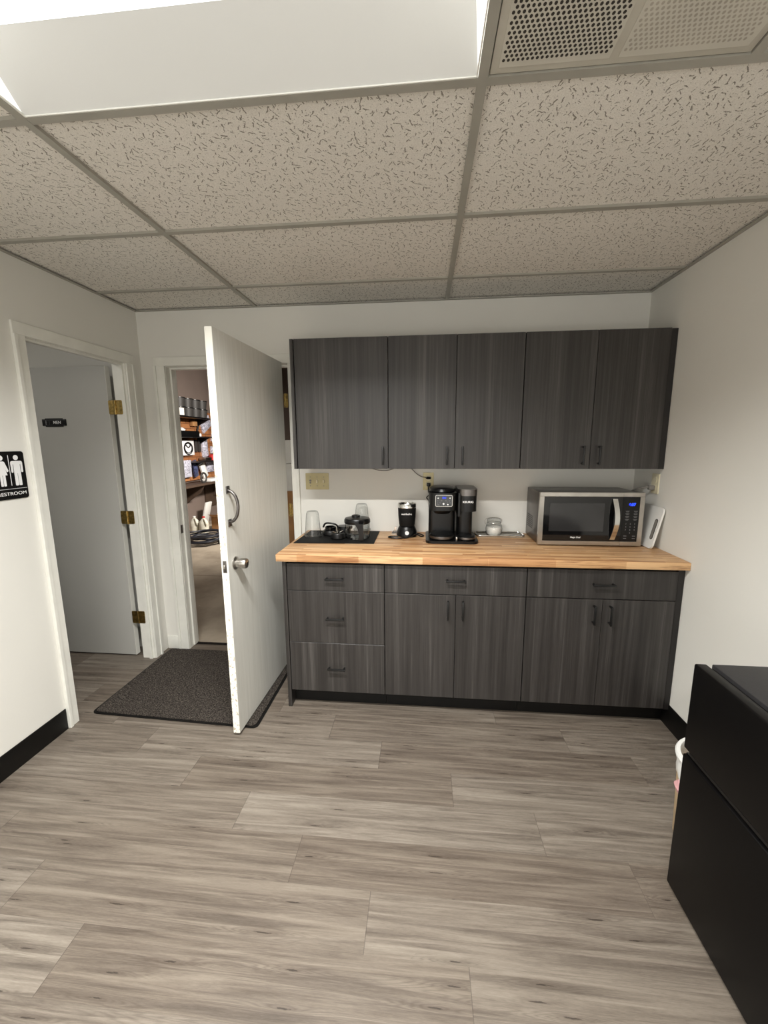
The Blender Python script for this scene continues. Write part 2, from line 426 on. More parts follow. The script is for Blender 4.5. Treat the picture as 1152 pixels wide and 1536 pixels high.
# ------------------------------------------------------------ walls
w = MB()
w.box(-4.5, -1.756, D, D+.12, -.0, 3.9); w.box(-1.756, -.872, D, D+.12, 2.055, 3.9); w.box(-.872, 2.2, D, D+.12, 0, 3.9)
struct(w.build('wall_back', M['wall']), 'off-white back wall behind the cabinets', 'wall')
w = MB()
w.box(XL-.09, XL, -2.4, 1.885, 0, 2.6); w.box(XL-.09, XL, 1.885, 2.603, 2.052, 2.6); w.box(XL-.09, XL, 2.603, D, 0, 2.6)
struct(w.build('wall_left', M['wall']), 'off-white left wall with the restroom doorway', 'wall')
struct(MB().box(XR, XR+.1, -2.4, D, 0, 2.6).build('wall_right', M['wall']), 'off-white right wall beside the fridge', 'wall')
struct(MB().box(XL-.12, XR+.1, -2.5, -2.4, 0, 2.6).build('wall_front', M['wall']), 'off-white wall behind the viewer', 'wall')
# restroom vestibule
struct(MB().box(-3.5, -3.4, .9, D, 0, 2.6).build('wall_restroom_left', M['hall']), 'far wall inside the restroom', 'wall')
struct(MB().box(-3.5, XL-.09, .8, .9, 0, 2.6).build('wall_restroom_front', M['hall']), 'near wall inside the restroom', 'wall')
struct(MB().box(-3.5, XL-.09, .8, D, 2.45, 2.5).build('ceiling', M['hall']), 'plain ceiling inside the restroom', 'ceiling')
# warehouse shell
struct(MB().box(-4.4, -4.25, D+.12, 12, -.05, 3.9).build('wall_warehouse_left', M['warehouse']), 'brown painted wall of the storage space behind the shelves', 'wall')
struct(MB().box(-4.4, 2.2, 12, 12.1, -.05, 3.9).build('wall_warehouse_back', M['warehouse']), 'far brown wall of the storage space', 'wall')
struct(MB().box(2.1, 2.2, D+.12, 12, -.05, 3.9).build('wall_warehouse_right', M['warehouse']), 'right brown wall of the storage space', 'wall')
struct(MB().box(-4.4, 2.2, D+.12, 12, 3.9, 4.0).build('ceiling', M['warehouse']), 'high dark ceiling of the storage space', 'ceiling')

# ------------------------------------------------------------ ceiling: tiles + grid
xs = [XL, A-1.22, A, XR]
ys = [L1+.61*k for k in range(-6, 3)] + [D]
ys = [y for y in ys if y > -2.4]; ys = [-2.4] + ys
EXTRA = 0.743                                         # short tee right of the vent
t = MB(); zt = H+.008
for i in range(len(xs)-1):
    for j in range(len(ys)-1):
        a, b, c, d = xs[i], xs[i+1], ys[j], ys[j+1]
        if i == 1 and abs(d-L1) < .01: continue       # light
        if i == 2 and abs(d-L1) < .01: a = EXTRA      # vent
        if i == 1 and abs(d-(L1-3*.61)) < .01: continue
        t.quad((a, c, zt), (a, d, zt), (b, d, zt), (b, c, zt))
ceil = struct(t.build('ceiling', M['tile'], smooth=False, flat=True), 'suspended ceiling of fissured beige-white acoustic tiles', 'ceiling')
g = MB(); hw = .012
for x in xs[1:3]: g.box(x-hw, x+hw, -2.4, D, H-.002, H+.03)
for y in ys[1:-1]:
    for i in range(3): g.box(xs[i]+(hw if i else 0), xs[i+1]-(hw if i < 2 else 0), y-hw, y+hw, H-.0015, H+.03)
g.box(EXTRA-hw, EXTRA+hw, L1-.61+hw, L1-hw, H-.0015, H+.03)
g.box(XL, XL+.02, -2.4, D, H-.003, H); g.box(XR-.02, XR, -2.4, D, H-.003, H); g.box(XL+.02, XR-.02, D-.02, D, H-.003, H)
g.build('grid', M['grid'], ceil)
struct(MB().box(-1.95, 1.4, -2.4, D, 2.56, 2.6).build('ceiling', M['hall']), 'deck above the suspended ceiling', 'ceiling')

def troffer(y1, label):
    x0, x1, y0 = A-1.22+hw, A-hw, y1-.61+hw; y1 = y1-hw
    r = thing('ceiling_light', label, 'ceiling light', ((x0+x1)/2, (y0+y1)/2, H))
    a, dx, dz = .145, .025, .08; e = .001
    f = MB()
    f.box(x0+e, x1-e, y0+e, y0+.004, H-.001, H+.004); f.box(x0+e, x1-e, y1-.004, y1-e, H-.001, H+.004)
    f.box(x0+e, x0+.004, y0+.004, y1-.004, H-.001, H+.004); f.box(x1-.004, x1-e, y0+.004, y1-.004, H-.001, H+.004)
    f.build('frame', M['trim'], r)
    MB().quad((x0, y1, H), (x1, y1, H), (x1-dx, y1-a, H+dz), (x0+dx, y1-a, H+dz)).build('side_reflector', M['reflector'], r, smooth=False)
    MB().quad((x0, y0, H), (x0+dx, y0+a, H+dz), (x1-dx, y0+a, H+dz), (x1, y0, H)).build('side_reflector', M['reflector'], r, smooth=False)
    MB().quad((x0, y0, H), (x0, y1, H), (x0+dx, y1-a, H+dz), (x0+dx, y0+a, H+dz)).build('end_reflector', M['endref'], r, smooth=False)
    MB().quad((x1, y0, H), (x1-dx, y0+a, H+dz), (x1-dx, y1-a, H+dz), (x1, y1, H)).build('end_reflector', M['endref'], r, smooth=False)
    s = MB(); s.box(x0+dx, x1-dx, y0+a, y1-a, H+dz, H+dz+.003); s.build('lens', M['lens'], r)
    l = bpy.data.lights.new('light_strip', 'AREA'); l.shape = 'RECTANGLE'; l.size = 1.1; l.size_y = .05
    l.energy = 64; l.color = (1, .992, .965); l.spread = 2.45
    lo = bpy.data.objects.new('light_strip', l); col.objects.link(lo); lo.parent = r; lo.location = (0, 0, dz-.004)
M['endref'] = emit('troffer_end', (250, 250, 246), .9)
troffer(L1, 'recessed ceiling light with white sloping sides, partly lit at top left')
troffer(L1-3*.61, 'added recessed ceiling light for fill, unseen behind the viewer')  # unseen copy of the troffer, added for fill

# vent panel
vx0, vx1, vy0, vy1 = A+hw+.003, EXTRA-hw-.003, L1-.61+hw+.003, L1-hw-.003
r = thing('ceiling_vent', 'perforated return air vent panel in the ceiling grid beside the light', 'vent', ((vx0+vx1)/2, (vy0+vy1)/2, H))
MB().box(vx0, vx1, vy0, vy1, H+.002, H+.012, .001).build('frame', M['ventp'], r)
xm = .424
for (a, b, mt, nm, rad) in ((vx0+.018, xm-.010, M['ventd'], 'perforated_panel', .0036), (xm+.010, vx1-.018, M['ventf'], 'perforated_panel', .0034)):
    pn = MB().box(a, b, vy0+.018, vy1-.018, H+.0005, H+.002).build(nm, M['ventp'], r)
    h = MB(); p = .0108; nx = int((b-a-.01)/p); ny = int((vy1-vy0-.046)/p)
    for i in range(nx):
        for j in range(ny):
            cx = a+.008+i*p+(p/2 if j % 2 else 0); cy = vy0+.025+j*p
            if cx > b-.006: continue
            h.bm.faces.new([h.bm.verts.new((cx+rad*math.cos(q*PI/3.5), cy-1.25*rad*math.sin(q*PI/3.5), H+.0003)) for q in range(7)])
    h.build('perforation', mt, pn, smooth=False, flat=True)['kind'] = 'stuff'

# ------------------------------------------------------------ baseboards
struct(MB().box(XL, XL+.006, -2.4, 1.838, 0, .118, .002).build('baseboard_left', M['black_base']), 'black vinyl baseboard along the left wall', 'baseboard')
struct(MB().box(XR-.006, XR, -2.4, 2.196, 0, .128, .002).build('baseboard_right', M['black_base']), 'black vinyl baseboard along the right wall', 'baseboard')

# ------------------------------------------------------------ door trims
def casing_strip(mb, axis, plane, sgn, a0, a1, z0, z1, inner):
    """flat board plus a raised outer bead. axis: wall normal"""
    def bx(p, q, t, zz0, zz1):
        lo, hi = sorted((plane, plane+sgn*t))
        if axis == 'y': mb.box(p, q, lo, hi, zz0, zz1, .0015, 1)
        else: mb.box(lo, hi, p, q, zz0, zz1, .0015, 1)
    if inner == 'hi': bx(a0+.018, a1, .012, z0, z1); bx(a0, a0+.018, .019, z0, z1)
    else: bx(a0, a1-.018, .012, z0, z1); bx(a1-.018, a1, .019, z0, z1)
c = MB()
casing_strip(c, 'y', D, -1, -1.815, -1.738, .0, 2.038, 'hi')
casing_strip(c, 'y', D, -1, -.890, -.838, .0, 2.038, 'lo')
c.box(-1.815, -.838, D-.012, D, 2.038, 2.095, .0015, 1)
c.box(-1.756, -1.736, D, D+.12, 0, 2.036); c.box(-.892, -.872, D, D+.12, 0, 2.036); c.box(-1.756, -.872, D, D+.12, 2.036, 2.055)
c.box(-1.736, -1.724, D+.045, D+.083, .008, 2.036); c.box(-1.724, -.904, D+.045, D+.083, 2.024, 2.036); c.box(-.904, -.892, D+.045, D+.083, .008, 2.036)
tr = struct(c.build('trim_1', M['trim'], smooth=True), 'white painted casing and jamb of the back doorway', 'door frame')
MB().box(-1.7365, -1.7345, D+.012, D+.04, .885, .945, .001).build('strike_plate', M['steel_dark'], tr)
c = MB()
casing_strip(c, 'x', XL, 1, 1.842, 1.903, 0, 2.034, 'hi')
casing_strip(c, 'x', XL, 1, 2.585, 2.652, 0, 2.034, 'lo')
c.box(XL, XL+.012, 1.842, 2.652, 2.034, 2.092, .0015, 1)
c.box(XL-.09, XL, 1.885, 1.905, 0, 2.032); c.box(XL-.09, XL, 2.583, 2.603, 0, 2.032); c.box(XL-.09, XL, 1.885, 2.603, 2.032, 2.052)
c.box(XL-.036, XL-.014, 2.571, 2.583, 0, 2.032); c.box(XL-.036, XL-.014, 1.905, 2.571, 2.02, 2.032); c.box(XL-.036, XL-.014, 1.905, 1.917, 0, 2.02)
struct(c.build('trim_2', M['trim']), 'white painted casing and jamb of the restroom doorway', 'door frame')
struct(MB().box(-1.905, -1.818, D-.008, D, 0, .1, .002).build('baseboard_back', M['trim']), 'short white baseboard in the corner between the two doorways', 'baseboard')

def hinge(parent, x0, x1, y, z, r=.006, axis='y'):
    """butt hinge lying in plane y, knuckle at the middle"""
    xm = (x0+x1)/2; h = MB()
    h.prism(rrect(x0, xm-.001, z-.045, z+.045, .008), 'y', y-.0025, y); h.prism(rrect(xm+.001, x1, z-.045, z+.045, .008), 'y', y-.0025, y)
    for k in range(5): h.cyl((xm, y-.004, z-.045+k*.018), r, .0172, 'z', 12)
    for dz in (-.03, 0, .03):
        for xx in (x0+.01, x1-.01): h.cyl((xx, y-.0036, z+dz), .003, .002, 'y', 8)
    return h.build('hinge', M['brass'], parent)

# men's restroom door, swung 90 degrees into the restroom, hinged on the far jamb
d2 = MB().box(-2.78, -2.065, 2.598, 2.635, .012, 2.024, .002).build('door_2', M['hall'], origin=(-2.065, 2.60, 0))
MB().box(-2.0655, -2.0635, 2.5975, 2.6355, .012, 2.024).build('door_edge', M['trim'], d2, label='restroom door edge, whitened as if lit from the room')  # paler colour stands for room light falling on the edge
struct(d2, 'plain grey-white restroom door standing open with a small black sign', 'door')
for z in (1.76, 1.03, .31): hinge(d2, -2.052, -1.957, 2.5825, z)

r = thing('door_sign', 'small black plaque reading MEN on the open restroom door', 'sign', (-2.466, 2.5965, 1.668))
s = MB(); s.box(-2.553, -2.379, 2.5930, 2.5970, 1.647, 1.690, .0015); s.box(-2.530, -2.402, 2.5923, 2.5970, 1.641, 1.696, .0015)
s.build('plate', M['black'], r)
s = MB(); s.box(-2.546, -2.386, 2.5919, 2.5925, 1.6845, 1.6855); s.box(-2.546, -2.386, 2.5919, 2.5925, 1.6505, 1.6515); s.box(-2.500, -2.499, 2.5919, 2.5925, 1.655, 1.681); s.build('border_line', M['greyprint'], r)
text('MEN', .028, M['whitelogo'], r, face_front(-2.443, 2.5917, 1.668), bold=.0003)
s = MB(); s.cyl((-2.523, 2.5910, 1.679), .0032, .001, 'y', 12); s.box(-2.5275, -2.5185, 2.5910, 2.5920, 1.664, 1.675); s.box(-2.526, -2.520, 2.5910, 2.5920, 1.653, 1.665); s.build('pictogram', M['greyprint'], r)

# RESTROOM sign on the left wall
sy0, sy1, sz0, sz1 = 1.655, 1.812, 1.272, 1.492; X = XL
r = thing('restroom_sign', 'black restroom sign with white man and woman figures on the left wall', 'sign', (X, (sy0+sy1)/2, sz0))
MB().prism(rrect(sy0, sy1, sz0, sz1, .012), 'x', X+.0005, X+.005).build('plate', M['black'], r)
def person(cy, skirt):
    q = MB(); x0, x1 = X+.005, X+.0065; zt = 1.474
    q.cyl((x0, cy, zt-.011), .0115, .0015, 'x', 24)
    def P(pts): q.prism([(cy+a, zt+b) for a, b in pts], 'x', x0, x1)
    if skirt:
        P([(-.010, -.026), (.010, -.026), (.016, -.030), (.030, -.070), (.026, -.076), (.021, -.074), (.012, -.050), (.023, -.090), (.012, -.090), (.012, -.138), (.009, -.140), (.004, -.140), (.0014, -.138), (.0014, -.090), (-.0014, -.090), (-.0014, -.138), (-.004, -.140), (-.009, -.140), (-.012, -.138), (-.012, -.090), (-.023, -.090), (-.012, -.050), (-.021, -.074), (-.026, -.076), (-.030, -.070), (-.016, -.030)])
    else:
        P([(-.020, -.026), (.020, -.026), (.026, -.029), (.028, -.036), (.028, -.076), (.026, -.080), (.021, -.080), (.019, -.076), (.019, -.042), (.0155, -.042), (.0155, -.138), (.013, -.141), (.004, -.141), (.0014, -.138), (.0014, -.084), (-.0014, -.084), (-.0014, -.138), (-.004, -.141), (-.013, -.141), (-.0155, -.138), (-.0155, -.042), (-.019, -.042), (-.019, -.076), (-.021, -.080), (-.026, -.080), (-.028, -.076), (-.028, -.036), (-.026, -.029)])
    return q.build('pictogram', M['whitelogo'], r)
person(1.699, True); person(1.771, False)
MB().box(X+.005, X+.0062, 1.7345, 1.7365, 1.335, 1.475).build('divider_line', M['whitelogo'], r)
MB().box(X+.005, X+.0062, sy0+.004, sy1-.004, 1.319, 1.3205).build('divider_line', M['whitelogo'], r)
text('RESTROOM', .0215, M['whitelogo'], r, face_right(X+.0056, (sy0+sy1)/2-.001, 1.297), sx=1.24, bold=0)

# open white door to storage space
DX0, DX1, DY0, DY1 = -.958, -.922, 1.864, 2.712
d1 = MB().box(DX0, DX1, DY0+.0006, DY1, .016, 2.040, .0015, 1).build('door_1', M['door'], origin=(DX1, DY1, 0))
struct(d1, 'white flush door standing wide open over the entrance mat', 'door')
MB().box(DX0+.0005, DX1-.0005, DY0-.0002, DY0+.0008, .0165, 2.0395).build('door_edge', M['dooredge'], d1, label='chipped white door edge')
hd = MB()
pts = [(DX1+.004, 1.905, 1.298), (DX1+.022, 1.905, 1.290), (DX1+.040, 1.907, 1.265), (DX1+.048, 1.908, 1.220), (DX1+.040, 1.907, 1.175), (DX1+.022, 1.905, 1.150), (DX1+.004, 1.905, 1.142)]
hd.tube(pts, .0075, 12)
for z in (1.302, 1.138): hd.box(DX1, DX1+.005, 1.889, 1.921, z-.018, z+.018, .0015)
hd.build('pull_handle', M['steel_dark'], d1)
k = MB()
def lathe_x(mb, c, prof, seg=28):
    rings = []
    for rr, xx in prof:
        rings.append([mb.bm.verts.new((c[0]+xx, c[1]+rr*math.cos(2*PI*i/seg), c[2]+rr*math.sin(2*PI*i/seg))) for i in range(seg)])
    for a, b in zip(rings, rings[1:]):
        for i in range(seg): mb.bm.faces.new((a[i], a[(i+1) % seg], b[(i+1) % seg], b[i]))
    mb.bm.faces.new(rings[-1]); mb.bm.faces.new(rings[0][::-1])
lathe_x(k, (DX1, 1.935, .925), [(.034, 0), (.034, .005), (.027, .009), (.023, .012), (.023, .026), (.026, .030), (.0265, .056), (.023, .062), (.010, .066)])
kn = k.build('door_knob', M['steel'], d1)
MB().box(DX1+.066, DX1+.0675, 1.933, 1.937, .917, .933).build('keyhole', M['black'], kn)
MB().box(-.950, -.930, DY0-.0025, DY0-.0003, .895, .955, .001).build('latch_plate', M['steel_dark'], d1)
MB().box(-.945, -.935, DY0-.009, DY0-.0026, .915, .937, .003).build('latch_bolt', M['steel'], d1)
for z in (1.80, 1.07, .28): hinge(d1, -.920, -.893, 2.7225, z, .004)
d1.rotation_euler = (0, 0, math.radians(-1.75))

# entrance mat
poly = [(-1.884, 1.966), (-.882, 1.925), (-.884, 2.715), (-1.878, 2.722)]
def rounded(poly, r, n=5):
    out = []; m = len(poly)
    for i in range(m):
        p = Vector(poly[i]); a = (Vector(poly[i-1])-p).normalized(); b = (Vector(poly[(i+1) % m])-p).normalized()
        for j in range(n+1):
            t = j/n; out.append(tuple((p+a*r*(1-t)**2+b*r*t**2)))
    return out
r = thing('entrance_mat', 'dark brown speckled carpet mat on the floor under the open white door', 'mat', (-1.38, 2.33, 0))
MB().prism(rounded(poly, .035), 'z', .0, .005).build('rubber_backing', M['black_base'], r, smooth=False)
ins = [(-1.872, 1.979), (-.896, 1.938), (-.897, 2.703), (-1.866, 2.710)]
MB().prism(rounded(ins, .03), 'z', .005, .010).build('carpet_pile', M['carpet'], r, smooth=False)

# ------------------------------------------------------------ cabinets
def vhandle(parent, x, y, z0, z1):
    h = MB(); h.box(x-.005, x+.005, y-.032, y-.022, z0, z1, .0015)
    for z in (z0+.008, z1-.008): h.box(x-.004, x+.004, y-.024, y, z-.004, z+.004)
    return h.build('handle', M['handle'], parent)
def hhandle(parent, x0, x1, y, z):
    h = MB(); h.box(x0, x1, y-.032, y-.022, z-.005, z+.005, .0015)
    for x in (x0+.008, x1-.008): h.box(x-.004, x+.004, y-.024, y, z-.004, z+.004)
    return h.build('handle', M['handle'], parent)
YU, YP = 2.414, 2.129
def front(name, parent, x0, x1, z0, z1, y):
    return MB().box(x0+.0012, x1-.0012, y, y+.018, z0+.0012, z1-.0012, .0012, 1).build(name, M['cab'], parent)
# uppers
ZU0, ZU1 = 1.370, 2.110
def upper(x0, x1, label, doors, side=None, filler=None):
    r = thing('wall_cabinet', label, 'cabinet', ((x0+x1)/2, YU+.16, ZU0), 'wall cabinets above the worktop')
    bx0 = x0+(.022 if side else .001); bx1 = (filler[0] if filler else x1)-.001
    MB().box(bx0, bx1, YU+.021, D-.002, ZU0+.003, ZU1-.002).build('carcass', M['cabdark'], r)
    if side: MB().box(x0, x0+.020, YU+.004, D-.002, ZU0, ZU1, .001, 1).build('side_panel', M['cab'], r)
    if filler: MB().box(filler[0]+.001, filler[1]-.001, YU+.008, YU+.03, ZU0, ZU1-.003).build('filler_strip', M['cabdark'], r)
    for a, b, hx in doors:
        d = front('door', r, a, b, ZU0, ZU1, YU); vhandle(d, hx, YU, 1.395, 1.500)
    return r
upper(-.773, -.205, 'dark grey woodgrain wall cabinet with one wide door, nearest the white door', [(-.748, -.206, -.236)], side=True)
upper(-.205, .546, 'dark grey woodgrain two-door wall cabinet in the middle, above the coffee maker', [(-.205, .178, .133), (.178, .545, .221)])
upper(.546, XR-.001, 'dark grey woodgrain two-door wall cabinet at the right wall, above the microwave', [(.547, .924, .882), (.924, 1.290, .968)], filler=(1.291, XR-.001))
# bases
def basecab(x0, x1, label, side=False, filler=None):
    r = thing('base_cabinet', label, 'cabinet', ((x0+x1)/2, YP+.3, 0), 'base cabinets under the worktop')
    bx0 = x0+(.023 if side else .001); bx1 = (filler[0] if filler else x1)-.001
    MB().box(bx0, bx1, YP+.021, D-.002, .107, .886).build('carcass', M['cabdark'], r)
    MB().box(bx0, x1-.001, YP+.072, YP+.082, 0.0, .106).build('toe_kick', M['black_base'], r)
    if side: MB().box(x0, x0+.021, YP, D-.002, 0, .886, .001, 1).build('side_panel', M['cab'], r)
    if filler: MB().box(filler[0]+.001, filler[1]-.001, YP+.008, YP+.03, .10, .884).build('filler_strip', M['cabdark'], r)
    return r
r = basecab(-.773, -.204, 'dark grey woodgrain base cabinet with three stacked drawers, nearest the white door', side=True)
for z0, z1, hz in ((.715, .872, .790), (.4075, .7145, .560), (.108, .4075, .260)):
    d = front('drawer', r, -.749, -.206, z0, z1, YP); hhandle(d, -.530, -.428, YP, hz)
r = basecab(-.204, .547, 'dark grey woodgrain two-door base cabinet in the middle, below the coffee maker')
d = front('drawer', r, -.204, .546, .715, .872, YP); hhandle(d, .124, .230, YP, .797)
for a, b, hx in ((-.204, .180, .138), (.180, .546, .218)):
    d = front('door', r, a, b, .108, .713, YP); vhandle(d, hx, YP, .580, .685)
r = basecab(.547, XR-.001, 'dark grey woodgrain two-door base cabinet at the right wall, below the microwave', filler=(1.291, XR-.001))
d = front('drawer', r, .548, 1.290, .715, .872, YP); hhandle(d, .872, .984, YP, .797)
for a, b, hx in ((.548, .936, .892), (.936, 1.290, .973)):
    d = front('door', r, a, b, .108, .713, YP); vhandle(d, hx, YP, .580, .685)
wt = MB().box(-.797, XR-.001, 2.100, D-.001, ZC-.04, ZC, .003, 2).build('worktop', M['butcher'], origin=(0, 0, 0))
wt.data.transform(Matrix.Translation((0, -3.027, 0))); wt.location = (0, 3.027, 0)
tag(wt, 'butcher block wooden worktop across the base cabinets', 'countertop')

# ------------------------------------------------------------ wall plates, cords
r = thing('switch_plate', 'brownish three-gang switch plate on the back wall left, under the cabinets', 'light switch', (-.718, D, 1.266))
MB().prism(rrect(-.797, -.638, 1.211, 1.322, .004), 'y', D-.006, D).build('plate', M['beige_metal'], r)
for x in (-.718, -.672): 
    s = MB(); s.box(x-.005, x+.005, D-.016, D-.006, 1.256, 1.278, .002); s.build('toggle', M['ivory'], r)
s = MB(); s.cyl((-.765, D-.010, 1.272), .007, .004, 'y', 20); s.cyl((-.765, D-.010, 1.257), .006, .004, 'y', 20); s.build('selector', M['steel_dark'], r)
for x in (-.765, -.718, -.672):
    for z in (1.236, 1.296): MB().cyl((x, D-.0075, z), .0032, .0018, 'y', 10).build('screw', M['steel_dark'], r)
r = thing('wall_outlet', 'beige duplex outlet on the back wall behind the coffee maker', 'outlet', (.033, D, 1.268))
MB().prism(rrect(-.002, .068, 1.211, 1.327, .004), 'y', D-.006, D).build('plate', M['beige_metal'], r)
for z in (1.292, 1.250): MB().prism(rrect(.016, .050, z-.016, z+.016, .012), 'y', D-.008, D-.006).build('socket', M['ivory'], r)
r = thing('power_cord', 'black cord and plug hanging from the outlet behind the coffee maker', 'cord', (.033, D-.02, 1.25))
MB().box(.022, .046, D-.035, D-.0082, 1.238, 1.260, .004).build('plug', M['black'], r)
MB().tube([(.034, D-.030, 1.240), (.034, D-.034, 1.205), (.040, D-.036, 1.185), (.022, D-.036, 1.165), (.036, D-.04, 1.145), (.040, D-.022, 1.10), (.042, D-.018, 1.04), (.044, D-.018, .99), (.045, D-.018, .935)], .0035).build('cable', M['black'], r)
r = thing('power_cord', 'thin grey cord looping from the upper socket to behind the wall cabinets', 'cord', (.033, D-.02, 1.29))
MB().lathe((.033, D-.028, 1.285), [(0, 0), (.014, .001), (.018, .008), (.012, .015), (0, .016)], 20).build('plug', M['black'], r)
cz = MB().tube([(.024, D-.022, 1.293), (-.015, D-.014, 1.302), (-.05, D-.010, 1.325), (-.10, D-.008, 1.368), (-.16, D-.008, 1.374), (-.20, D-.008, 1.352), (-.25, D-.008, 1.340), (-.31, D-.008, 1.345), (-.37, D-.008, 1.364), (-.42, D-.008, 1.369)], .0026)
cz.build('cable', M['cord_grey'], r)
r = thing('wall_outlet', 'ivory outlet on the right wall above the microwave corner', 'outlet', (XR, 2.487, 1.283))
MB().prism(rrect(2.452, 2.522, 1.226, 1.340, .004), 'x', XR-.006, XR).build('plate', M['ivory'], r)
for z in (1.306, 1.260): MB().prism(rrect(2.470, 2.504, z-.016, z+.016, .012), 'x', XR-.008, XR-.006).build('socket', M['ivory'], r)
r = thing('power_cord', 'grey cord plugged into the right wall outlet running behind the microwave', 'cord', (XR-.03, 2.487, 1.26))
MB().box(XR-.040, XR-.0082, 2.474, 2.500, 1.247, 1.273, .005).build('plug', M['cord_grey'], r)
MB().tube([(XR-.036, 2.487, 1.262), (XR-.060, 2.50, 1.258), (XR-.078, 2.54, 1.245), (XR-.082, 2.60, 1.22), (XR-.080, 2.68, 1.15), (XR-.085, 2.70, 1.05), (XR-.085, 2.70, .94)], .0045).build('cable', M['cord_grey'], r)

# ------------------------------------------------------------ microwave
mx0, mx1, my0, my1, mz0, mz1 = .664, 1.232, 2.400, 2.715, ZC+.008, 1.240
r = thing('microwave', 'stainless steel and black microwave on the worktop at right', 'microwave', ((mx0+mx1)/2, 2.55, ZC))
MB().box(mx0+.006, mx1-.006, my0+.022, my1, mz0, mz1-.003, .003).build('body', M['mwbody'] if 'mwbody' in M else M['steel_dark'], r)
v = MB()
for i in range(9):
    for j in range(7):
        v.cyl((mx0+.0052, 2.56+i*.015, 1.00+j*.012), .0042, .001, 'x', 8)
v.build('side_vent', M['black'], r)['label'] = 'grid of small dark ventilation holes'
for x in (mx0+.05, mx1-.05):
    for y in (my0+.05, my1-.05): MB().cyl((x, y, ZC), .012, .009).build('foot', M['black'], r)
split = 1.118
dr = MB()   # door frame as ring
def frame_ring(mb, x0, x1, z0, z1, b, y0, y1, left=True, right=True):
    mb.box(x0, x1, y0, y1, z1-b, z1, .0012, 1); mb.box(x0, x1, y0, y1, z0, z0+b, .0012, 1)
    if left: mb.box(x0, x0+b, y0, y1, z0+b, z1-b)
    if right: mb.box(x1-b, x1, y0, y1, z0+b, z1-b)
frame_ring(dr, mx0, split-.001, mz0, mz1, .024, my0, my0+.022, right=False)
door = dr.build('door', M['steel'], r)
MB().box(mx0+.024, split-.001, my0+.003, my0+.020, mz0+.024, mz1-.024).build('door_glass', M['mwglass'], door)
MB().box(.722, 1.022, my0+.0015, my0+.003, 1.015, 1.178, .0005, 1).build('window', M['mwwindow'], door)
hb = MB(); n = 14; prev = None
for i in range(n+1):
    t_ = i/n; z = 1.000-.030+t_*(1.205-.970); yy = my0-.004-.034*math.sin(PI*t_)
    cur = [hb.bm.verts.new((1.072+sx+.006*math.sin(PI*t_), yy+sy, z)) for sx, sy in ((-.013, 0), (.013, 0), (.013, .006), (-.013, .006))]
    if prev:
        for a in range(4): hb.bm.faces.new((prev[a], prev[(a+1) % 4], cur[(a+1) % 4], cur[a]))
    else: hb.bm.faces.new(cur)
    prev = cur
hb.bm.faces.new(prev)
hb.box(1.064, 1.080, my0-.006, my0+.004, .972, .986); hb.box(1.064, 1.080, my0-.006, my0+.004, 1.190, 1.204)
hb.build('door_handle', M['chrome'], door)
text('Magic Chef', .0125, M['whitelogo'], door, face_front(.872, my0+.0012, .980), bold=.0002)
cp = MB(); frame_ring(cp, split, mx1, mz0, mz1, .024, my0, my0+.022, left=False)
cp = cp.build('control_frame', M['steel'], r)
MB().box(split, mx1-.024, my0+.003, my0+.020, mz0+.024, mz1-.024).build('control_panel', M['black'], cp)
text('6:07', .021, M['blue'], cp, face_front(1.168, my0+.0020, 1.172), name='display', bold=.0008)
for row in range(4):
    for cx in (1.146, 1.190):
        for w_, zz, h_ in ((.010, 1.135, .0013), (.007, 1.1302, .0009)): MB().box(cx-w_, cx+w_, my0+.0018, my0+.003, zz-row*.0155-h_, zz-row*.0155+h_).build('button_label', M['greyprint'], cp)
for i, chs in enumerate(('123', '456', '789', ' 0 ')):
    for j, ch in enumerate(chs):
        if ch != ' ': text(ch, .0105, M['greyprint'], cp, face_front(1.143+j*.0235, my0+.0022, 1.062-i*.0175), name='number_key', bold=.0002)
for row in range(2):
    for cx in (1.143, 1.190): MB().box(cx-.008, cx+.008, my0+.0018, my0+.003, .992-row*.014-.0016, .992-row*.014+.0016).build('button_label', M['greyprint'], cp)

# white cutting board leaning on the right wall
r = thing('cutting_board', 'white cutting board with grey-rimmed handle slot leaning in the corner by the microwave', 'cutting board', (1.27, 2.52, ZC))
cb = MB()
outer = rrect(0, .34, 0, .235, .025)                 # local (length y, height)
slotc = rrect(.022, .042, .055, .165, .010)
ang = math.atan2(.050, .232)
def board_pt(u, v_, w_):                              # lean towards +x
    return (1.262 + math.sin(ang)*v_ + math.cos(ang)*w_, 2.352+u, ZC+.001+math.cos(ang)*v_ - math.sin(ang)*w_ + math.sin(ang)*.010)
def shell(mb, poly, w0, w1):
    lo = [mb.bm.verts.new(board_pt(u, v_, w0)) for u, v_ in poly]; hi = [mb.bm.verts.new(board_pt(u, v_, w1)) for u, v_ in poly]
    mb.bm.faces.new(lo); mb.bm.faces.new(hi[::-1])
    for i in range(len(poly)): mb.bm.faces.new((lo[i], lo[(i+1) % len(poly)], hi[(i+1) % len(poly)], hi[i]))
shell(cb, outer, 0, .010); cb.build('board', M['white'], r)
s1 = MB(); shell(s1, rrect(.018, .046, .051, .169, .014), -.0012, .0002); rim = s1.build('slot_rim', M['black_matte'], r)
s1 = MB(); shell(s1, slotc, -.0020, -.0011); s1.build('slot_opening', M['cord_grey'], rim)

